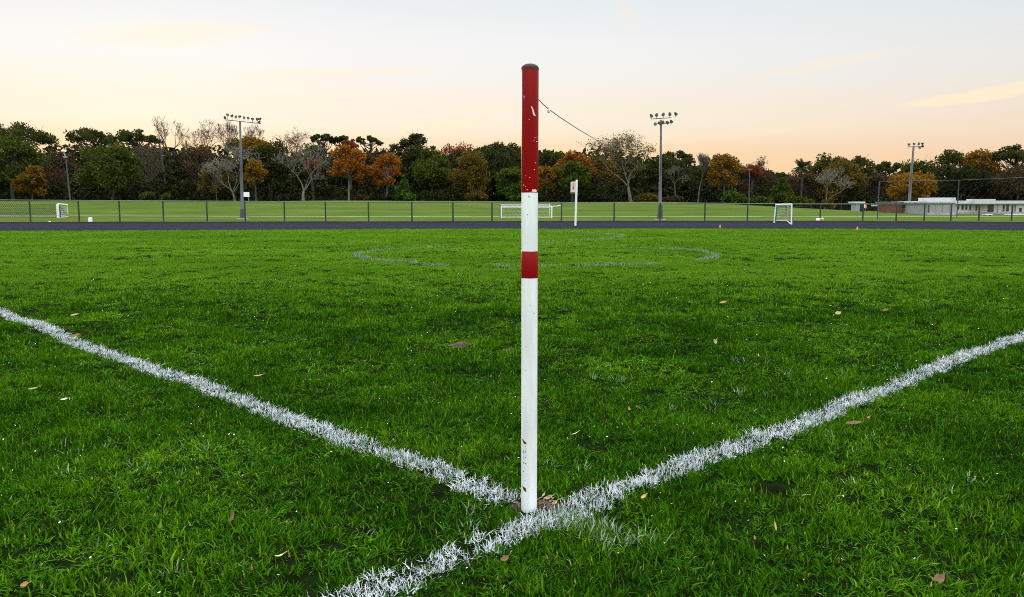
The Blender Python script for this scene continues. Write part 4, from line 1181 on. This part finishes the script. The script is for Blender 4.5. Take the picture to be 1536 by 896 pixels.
SEED = [1000]
def tree(kind, name, u, vtop, hw, vbot, Y, leafm, label, bark='bark_dark', n=1700, size=.30, K=None, depth=6, cat='tree', rs=None):
    if kind in ('round', 'cone', 'bush'): n = int(n * 2.3); size *= 1.12
    elif kind == 'umbrella': n = int(n * 1.9); size *= 1.05
    SEED[0] += 1; rng = np.random.default_rng(SEED[0])
    x = at(u, 300, Y)[0]; B = np.array([x, Y, float(terrain(x, Y))])
    px = Y / FPX * .995
    H = at(u, vtop, Y)[2] - B[2]; zb = max(.2, at(u, vbot, Y)[2] - B[2]); w = hw * px
    t = thing(name, label, cat, tuple(B), 'trees and bushes of the wood beyond the field')
    rs = rs or H * .6
    if kind in ('bare', 'sparse'):
        f = min(.72, max(.2, zb / H))
        S, tips = skeleton(rng, depth, .68 if kind == 'bare' else .75, up=.24, trunk=.62 * f / (1 - f), kids=(2, 3), first=.26)
        S, tips = fit(S, tips, H, w, rs)
        V, F = seg_mesh(S, 4 if len(S) < 2500 else 3); mesh_obj('trunk', V, F, bark, t)
        if kind == 'sparse' or leafm:
            m = n // max(1, len(tips)) + 1
            C = np.repeat(tips, m, 0) + rng.normal(0, .28, (len(tips) * m, 3)); C = C[rng.permutation(len(C))[:n]]
            V, F = leaf_quads(C, size, rng); mesh_obj('crown', V, F, leafm, t)
        return
    # leafy kinds: clumps of leaves carried by limbs
    rz = (H - zb) / 2; zc = (H + zb) / 2
    rm = (w * w * rz) ** (1 / 3)
    if kind == 'round':
        K = K or 46
        d = rng.normal(size=(K, 3)); d /= np.linalg.norm(d, axis=1)[:, None]; d[:, 2] = np.where(d[:, 2] < -.75, -d[:, 2], d[:, 2])
        f = rng.uniform(.35, .86, K)[:, None] ** .7
        C = d * f * np.array([w, w, rz]); C[:, 2] += zc; cr = rm * rng.uniform(.20, .38, K); fl = .8
    elif kind == 'umbrella':
        K = K or 30
        a = rng.uniform(0, 6.283, K); r = np.sqrt(rng.random(K)) * .92
        C = np.stack([w * r * np.cos(a), w * r * np.sin(a), zb + (H - zb) * (.26 + .62 * np.sqrt(np.maximum(0, 1 - r * r)) * rng.uniform(.55, 1.0, K))], 1)
        cr = w * rng.uniform(.13, .25, K); fl = .66
    elif kind == 'cone':
        K = K or 40
        q = rng.random(K) ** 1.3; a = rng.uniform(0, 6.283, K); r = (1 - q) * rng.uniform(.35, .85, K)
        C = np.stack([w * r * np.cos(a), w * r * np.sin(a), zb + (H - zb) * (.06 + .88 * q)], 1); cr = w * (.16 + .30 * (1 - q)) * rng.uniform(.7, 1.1, K); fl = .9
    elif kind == 'bush':
        K = K or 26
        a = rng.uniform(0, 6.283, K); r = np.sqrt(rng.random(K)) * .85
        C = np.stack([w * r * np.cos(a), w * .7 * r * np.sin(a), H * .72 * np.sqrt(1 - r * r) * rng.uniform(.3, 1., K) + .1], 1); cr = min(w, H) * rng.uniform(.25, .42, K); fl = .8
    # leaves
    wts = cr ** 2; k = rng.choice(K, n, p=wts / wts.sum())
    d = rng.normal(size=(n, 3)); d /= np.linalg.norm(d, axis=1)[:, None]
    L = C[k] + d * (cr[k] * rng.random(n) ** .45)[:, None] * np.array([1, 1, fl])
    L = L[L[:, 2] > .05]
    L[:, 2] = np.minimum(L[:, 2], H + .1)
    # limbs
    S = []
    hz = zb + (H - zb) * (.35 if kind != 'cone' else .95)
    bend = rng.normal(0, .05, 2) * H
    tr = [np.array([0, 0, -.1]), np.array([bend[0] * .5, bend[1] * .5, hz * .5]), np.array([bend[0], bend[1], hz])]
    r0 = (.022 if bark == 'bark_dark' else .013) * H + .03
    if kind == 'bush': tr = [np.array([0, 0, -.1]), np.array([0, 0, H * .2]), np.array([0, 0, H * .4])]
    S += [(*tr[0], *tr[1], r0 * 1.15, r0 * .85), (*tr[1], *tr[2], r0 * .85, r0 * .55)]
    for c, r in zip(C, cr):
        s = rng.uniform(.45, 1.) if kind != 'umbrella' else rng.uniform(.6, 1.)
        p = tr[1] * (1 - s) + tr[2] * s
        if kind == 'cone': p = np.array([0, 0, min(c[2] * .9, hz)])
        m = (p + c) / 2 + rng.normal(0, .06, 3) * w; m[2] += .10 * abs(c[2] - p[2]) * (-1 if kind == 'umbrella' else 1)
        S += [(*p, *m, r0 * .38, r0 * .26), (*m, *c, r0 * .26, r0 * .10)]
        for _ in range(3):
            e = c + rng.normal(0, .6, 3) * r; S.append((*c, *e, r0 * .10, .012))
    V, F = seg_mesh(np.array(S), 5); mesh_obj('trunk', V, F, bark, t)
    V, F = leaf_quads(L, size, rng); mesh_obj('crown', V, F, leafm, t)

def palm(u, vtop, hw, Y, label):
    rng = np.random.default_rng(77)
    x = at(u, 300, Y)[0]; B = np.array([x, Y, float(terrain(x, Y))]); px = Y / FPX
    t = thing('palm_tree', label, 'tree', tuple(B), 'trees and bushes of the wood beyond the field')
    h = at(u, 252, Y)[2] - B[2]; top = at(u, vtop, Y)[2] - B[2]
    mb = MB(); mb.tube([(0, 0, -.1), (.05, 0, h * .5), (0, 0, h)], [.14, .11, .10], 8); mb.build('trunk', 'bark_dark', t)
    V, F = [], []
    for i in range(30):
        a = i * 2.4; e = rng.uniform(-.35, 1.35); L = hw * px * rng.uniform(.9, 1.15) * (1.15 if e > .8 else 1.)
        p = np.array([0, 0, h]); d = np.array([math.cos(a) * math.cos(e), math.sin(a) * math.cos(e), math.sin(e)]); side = np.array([-math.sin(a), math.cos(a), 0])
        for k in range(8):
            n = p + d * L / 8; d = d + [0, 0, -.11]; d /= np.linalg.norm(d)
            wd = .30 * math.sin(math.pi * (k + .8) / 9.) + .02
            for sg in (-1, 1):
                b = len(V); V += [tuple(p), tuple(n), tuple(n + side * sg * wd - [0, 0, wd * .5] + d * .12), tuple(p + side * sg * wd * .8 - [0, 0, wd * .5] + d * .16)]; F.append((b, b + 1, b + 2, b + 3))
            p = n
    mesh_obj('crown', V, F, 'lf_dark', t)

T = tree
# far back umbrella-shaped trees
T('umbrella', 'pine_tree', 22, 178, 58, 236, 116, 'lf_pine', 'broad tall pine at the edge of the photo, sky showing through its crown', n=2300, size=.32, K=40)
T('umbrella', 'pine_tree', 138, 190, 46, 232, 115, 'lf_pine', 'flat topped pine behind the lamp post with glowing gaps', n=1800, K=34)
T('umbrella', 'pine_tree', 208, 189, 36, 232, 117, 'lf_pine', 'flat topped pine behind the broad dark green round tree', n=1500, K=28)
T('umbrella', 'pine_tree', 378, 203, 36, 240, 114, 'lf_olive', 'olive flat topped tree behind the long-row floodlight', n=1500, K=28)
T('umbrella', 'pine_tree', 487, 194, 20, 225, 116, 'lf_pine', 'narrow ragged dark pine just behind the orange tree with pale trunk', n=700, K=16)
T('umbrella', 'pine_tree', 515, 201, 20, 222, 118, 'lf_dark', 'small dark crown peeping above the orange tree', n=700, K=16)
T('umbrella', 'pine_tree', 554, 202, 21, 226, 118, 'lf_pine', 'small domed crown with sky gaps between the two orange trees', n=650, K=16)
T('umbrella', 'pine_tree', 620, 199, 36, 240, 114, 'lf_dark', 'big domed tree with lacy sunlit top, highest in the middle of the wood', n=1700, K=32)
T('umbrella', 'pine_tree', 750, 212, 42, 250, 112, 'lf_pine', 'broad dark tree just beside the corner pole', n=1900, K=34)
T('umbrella', 'pine_tree', 1010, 224, 30, 262, 112, 'lf_dark', 'dark tree behind the two-row floodlight', n=1300, K=26)
T('umbrella', 'pine_tree', 1326, 240, 28, 270, 112, 'lf_pine', 'dark spreading tree behind the low shelter', n=1200, K=24)
T('round', 'pine_tree', 1422, 227, 34, 280, 108, 'lf_pine', 'dark tree behind the pale grey block, lower than its neighbours', n=1500, K=28)
T('round', 'oak_tree', 1364, 240, 34, 300, 112, 'lf_green', 'green tree behind the golden tree and the farther floodlight', n=1800)
T('round', 'oak_tree', 1468, 222, 32, 300, 108, 'lf_goldgreen', 'large olive gold tree behind the portable building', n=2000)
T('umbrella', 'pine_tree', 1516, 213, 38, 262, 106, 'lf_pine', 'tallest tree over the portable building, ragged top', n=1900, K=34)
T('umbrella', 'pine_tree', 1600, 216, 44, 262, 108, 'lf_pine', 'tree beyond the photo edge over the portable building', n=1500)
T('umbrella', 'pine_tree', -70, 186, 46, 240, 114, 'lf_pine', 'tree beyond the photo edge behind the wide goal', n=1500)
# bare trees standing behind
T('bare', 'bare_tree', 250, 174, 27, 225, 116, None, 'tall bare tree with a fan of fine twigs above the wood', 'bark_warm', depth=6, rs=11)
T('bare', 'bare_tree', 308, 178, 26, 230, 117, None, 'bare tree with twiggy top just beside the long-row floodlight', 'bark_warm', depth=6, rs=10)
T('bare', 'bare_tree', 337, 179, 26, 235, 113, None, 'bare tree directly behind the long-row floodlight lamps', 'bark_warm', depth=6, rs=10)
T('bare', 'bare_tree', 376, 184, 20, 232, 118, None, 'thin bare tree above the olive flat topped tree', 'bark_warm', depth=6)
T('bare', 'bare_tree', 447, 192, 28, 230, 115, None, 'fine bare tree glowing behind the grey twiggy one', 'bark_warm', depth=6, rs=10)
T('bare', 'bare_tree', 286, 196, 16, 240, 112, None, 'low bare brush between two taller bare trees', 'bark_warm', depth=6)
# middle row
T('round', 'oak_tree', 96, 226, 40, 300, 106, 'lf_brown', 'dull brown thicket tree behind the lamp post', n=1700, size=.24)
T('round', 'oak_tree', 226, 212, 40, 300, 105, 'lf_grey', 'greyish twiggy tree next to the broad dark green one', 'bark_grey', n=1500, size=.2)
T('cone', 'conifer', 252, 212, 14, 296, 101, 'lf_dark', 'narrow dark conifer among greyish trees', n=800)
T('round', 'oak_tree', 300, 215, 34, 300, 106, 'lf_brown', 'brownish grey tree beside the white branched bare tree', n=1300, size=.22)
T('round', 'oak_tree', 406, 210, 42, 292, 106, 'lf_dark', 'dark green tree between the floodlight and the grey twiggy tree', n=2200)
T('round', 'oak_tree', 385, 204, 26, 246, 108, 'lf_goldgreen', 'olive gold crown against the sky next to the floodlight', n=900)
T('round', 'oak_tree', 470, 214, 32, 296, 107, 'lf_dark', 'dark tree behind the grey twiggy tree', n=1600)
T('round', 'oak_tree', 576, 222, 34, 298, 108, 'lf_brown', 'brown tree between the two orange trees', n=1500, size=.24)
T('round', 'maple_tree', 526, 210, 15, 238, 104, 'lf_red', 'reddish crown topping the orange tree with pale trunk', n=500, size=.24)
T('round', 'oak_tree', 622, 214, 36, 296, 107, 'lf_dark', 'dense dark green tree under the big lacy dome', n=2300)
T('round', 'maple_tree', 686, 215, 34, 262, 112, 'lf_red', 'dull red crowns behind the yellow olive round tree', n=1100, size=.25)
T('round', 'oak_tree', 700, 224, 30, 290, 108, 'lf_dark', 'dark tree above the yellow olive round tree', n=1500)
T('round', 'oak_tree', 748, 220, 44, 298, 104, 'lf_dark', 'wide dark green tree beside the corner pole, under the broad pine', n=2700)
T('round', 'oak_tree', 822, 222, 36, 298, 106, 'lf_dark', 'dark wood tree just past the corner pole', n=2200)
T('round', 'oak_tree', 900, 236, 40, 298, 107, 'lf_olive', 'dull olive tree behind the large sparse tree', n=1700, size=.25)
T('round', 'oak_tree', 985, 232, 44, 299, 106, 'lf_dark', 'dark tree behind the open floodlight and the sparse tree', n=2300)
T('round', 'oak_tree', 1050, 248, 40, 300, 106, 'lf_dark', 'low dark tree behind the pale bare one', n=1700)
T('round', 'oak_tree', 1130, 250, 36, 302, 107, 'lf_brown', 'brown scrub tree behind the short utility pole', n=1400, size=.24)
T('round', 'maple_tree', 1127, 247, 14, 268, 104, 'lf_red', 'small red crown beside the short utility pole', n=380, size=.22)
T('bare', 'bare_tree', 1136, 233, 20, 280, 108, None, 'wispy bare tree behind the short utility pole', 'bark_warm', depth=7)
T('round', 'oak_tree', 1200, 254, 28, 306, 104, 'lf_brown', 'rust brown tree behind the palm', n=1200, size=.24)
T('round', 'oak_tree', 1240, 231, 34, 285, 107, 'lf_pine', 'green domed tree behind the bare grey shrub, beside the palm', n=1900)
T('round', 'oak_tree', 1284, 232, 24, 290, 108, 'lf_pine', 'dark green tree above the tiny hut', n=1400)
T('round', 'oak_tree', 1262, 240, 40, 306, 101, 'lf_olive', 'olive green tree beside the tiny hut', n=2300)
T('round', 'oak_tree', 1312, 258, 24, 306, 106, 'lf_brown', 'brown grey thicket behind the tiny hut', n=900, size=.24)
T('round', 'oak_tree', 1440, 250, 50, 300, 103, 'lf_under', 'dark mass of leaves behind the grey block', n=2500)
T('round', 'oak_tree', 1525, 246, 40, 304, 101, 'lf_brown', 'twiggy brown tree behind the portable building roof', n=1600, size=.22)
T('round', 'oak_tree', 1570, 230, 50, 304, 103, 'lf_dark', 'dark tree at the photo edge behind the portable building', n=2200)
T('round', 'oak_tree', -60, 206, 60, 298, 104, 'lf_dark', 'dark tree at the photo edge behind the wide goal', n=2400)
# front row
T('round', 'oak_tree', 20, 194, 40, 302, 100, 'lf_green', 'tall mid green tree at the photo edge above the wide goal', n=3000)
T('round', 'oak_tree', 48, 248, 22, 304, 96, 'lf_goldgreen', 'low ochre tinted tree above the wide goal', n=1400)
T('round', 'oak_tree', 168, 216, 48, 303, 98, 'lf_green', 'broad dark green round tree next to the lamp post', n=3600, K=60)
T('round', 'oak_tree', 325, 243, 28, 292, 100, 'lf_olive', 'small olive tree with forked pale trunk beside the floodlight', 'bark_grey', n=1100, size=.26)
T('bare', 'bare_tree', 352, 214, 46, 288, 99, None, 'wide bare tree with whitish branches behind the floodlight', 'bark_pale', depth=6, rs=5.5)
T('round', 'oak_tree', 384, 240, 20, 278, 97, 'lf_gold', 'golden yellow tree just past the long-row floodlight', n=900, size=.26)
T('sparse', 'birch_tree', 455, 210, 38, 288, 97, 'lf_grey', 'grey twiggy tree with forked white trunk', 'bark_pale', n=1500, size=.17, depth=6, rs=6.5)
T('round', 'maple_tree', 470, 236, 13, 262, 100, 'lf_orange', 'small orange crown caught in the grey twiggy tree', n=350, size=.24)
T('round', 'maple_tree', 523, 218, 28, 280, 97, 'lf_orange', 'bright orange tree on a slender pale trunk', 'bark_pale', n=1900, size=.27, K=40)
T('round', 'maple_tree', 579, 224, 24, 290, 98, 'lf_orange', 'second orange tree, ragged and narrower', 'bark_grey', n=1100, size=.26, K=26)
T('cone', 'conifer', 606, 261, 17, 303, 95, 'lf_bright', 'small bright green conifer at the field edge', n=1200, size=.24)
T('round', 'oak_tree', 650, 222, 30, 292, 100, 'lf_green', 'dark green round tree beside the small bright conifer', n=2200)
T('round', 'oak_tree', 704, 229, 34, 298, 98, 'lf_olive', 'yellow olive round tree near the corner pole', 'bark_grey', n=2400, size=.25, K=56)
T('round', 'oak_tree', 770, 250, 28, 302, 98, 'lf_green', 'green tree low behind the corner pole', n=1500)
T('round', 'maple_tree', 818, 246, 15, 290, 98, 'lf_gold', 'ochre tree just past the corner pole', n=700, size=.26)
T('round', 'maple_tree', 862, 227, 30, 275, 100, 'lf_orange', 'large orange crown above the white emblem post', n=1900, size=.27)
T('round', 'oak_tree', 858, 240, 30, 302, 96, 'lf_green', 'green tree directly behind the white emblem post', n=1900)
T('sparse', 'oak_tree', 946, 197, 54, 274, 96, 'lf_olive', 'large sparse tree with spreading limbs standing above the wood', 'bark_grey', n=2800, size=.19, depth=7, rs=8.5)
T('bare', 'bare_tree', 1047, 229, 20, 262, 99, None, 'pale bare tree near the open floodlight', 'bark_grey', depth=7)
T('bare', 'bare_tree', 1013, 248, 16, 275, 97, None, 'slender bare trunk just past the open floodlight', 'bark_grey', depth=5)
T('round', 'maple_tree', 1086, 229, 27, 288, 98, 'lf_goldgreen', 'golden olive tree standing clear of its neighbours', 'bark_grey', n=1900, size=.26)
T('cone', 'conifer', 1172, 257, 21, 306, 96, 'lf_green', 'dark green pointed conifer beside the portable goal', n=1500)
T('bare', 'bare_tree', 1238, 250, 30, 300, 95, None, 'grey many branched bare tree beside the tiny hut', 'bark_pale', depth=6)
T('round', 'maple_tree', 1367, 254, 38, 306, 93, 'lf_gold', 'golden tree in front of the wood behind the brick sheds', n=2300, size=.27, K=50)
palm(1201, 237, 13, 100, 'palm tree rising above a rust brown tree')
# bushes along the field edge
for u, vt, hw, Y, m, lab in ((222, 284, 12, 95, 'lf_green', 'blue green bush beside the broad round tree'), (248, 289, 10, 95, 'lf_green', 'low green bush next to the narrow conifer'),
        (640, 286, 18, 97, 'lf_dark', 'dark bush next to the bright conifer'), (672, 279, 24, 97, 'lf_dark', 'big dark bush under the yellow olive tree'), (714, 284, 16, 96, 'lf_olive', 'olive bush under the yellow olive tree'),
        (765, 268, 18, 97, 'lf_bright', 'bright green bush behind the corner pole'), (1098, 278, 16, 96, 'lf_bright', 'fresh green bush under the golden olive tree'), (1008, 294, 20, 96, 'lf_brown', 'brown bush at the foot of the open floodlight'),
        (1110, 292, 22, 96, 'lf_green', 'clipped green bush under the utility pole'), (1145, 291, 20, 96, 'lf_green', 'clipped green bush next to the pointed conifer'),
        (1205, 291, 16, 95, 'lf_green', 'green bush at the foot of the palm'), (1242, 293, 12, 94, 'lf_olive', 'olive bush at the foot of the grey bare tree'),
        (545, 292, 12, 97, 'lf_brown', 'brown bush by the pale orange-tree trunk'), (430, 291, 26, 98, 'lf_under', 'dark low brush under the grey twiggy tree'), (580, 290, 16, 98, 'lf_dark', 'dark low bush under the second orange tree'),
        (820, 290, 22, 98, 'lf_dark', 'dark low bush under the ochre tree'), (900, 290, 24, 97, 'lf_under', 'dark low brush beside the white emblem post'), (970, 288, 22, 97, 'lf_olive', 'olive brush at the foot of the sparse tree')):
    T('bush', 'bush', u, vt, hw, 303, Y, m, lab, n=700, size=.24, cat='bush')

# dark understorey and the depth of the wood behind the rows
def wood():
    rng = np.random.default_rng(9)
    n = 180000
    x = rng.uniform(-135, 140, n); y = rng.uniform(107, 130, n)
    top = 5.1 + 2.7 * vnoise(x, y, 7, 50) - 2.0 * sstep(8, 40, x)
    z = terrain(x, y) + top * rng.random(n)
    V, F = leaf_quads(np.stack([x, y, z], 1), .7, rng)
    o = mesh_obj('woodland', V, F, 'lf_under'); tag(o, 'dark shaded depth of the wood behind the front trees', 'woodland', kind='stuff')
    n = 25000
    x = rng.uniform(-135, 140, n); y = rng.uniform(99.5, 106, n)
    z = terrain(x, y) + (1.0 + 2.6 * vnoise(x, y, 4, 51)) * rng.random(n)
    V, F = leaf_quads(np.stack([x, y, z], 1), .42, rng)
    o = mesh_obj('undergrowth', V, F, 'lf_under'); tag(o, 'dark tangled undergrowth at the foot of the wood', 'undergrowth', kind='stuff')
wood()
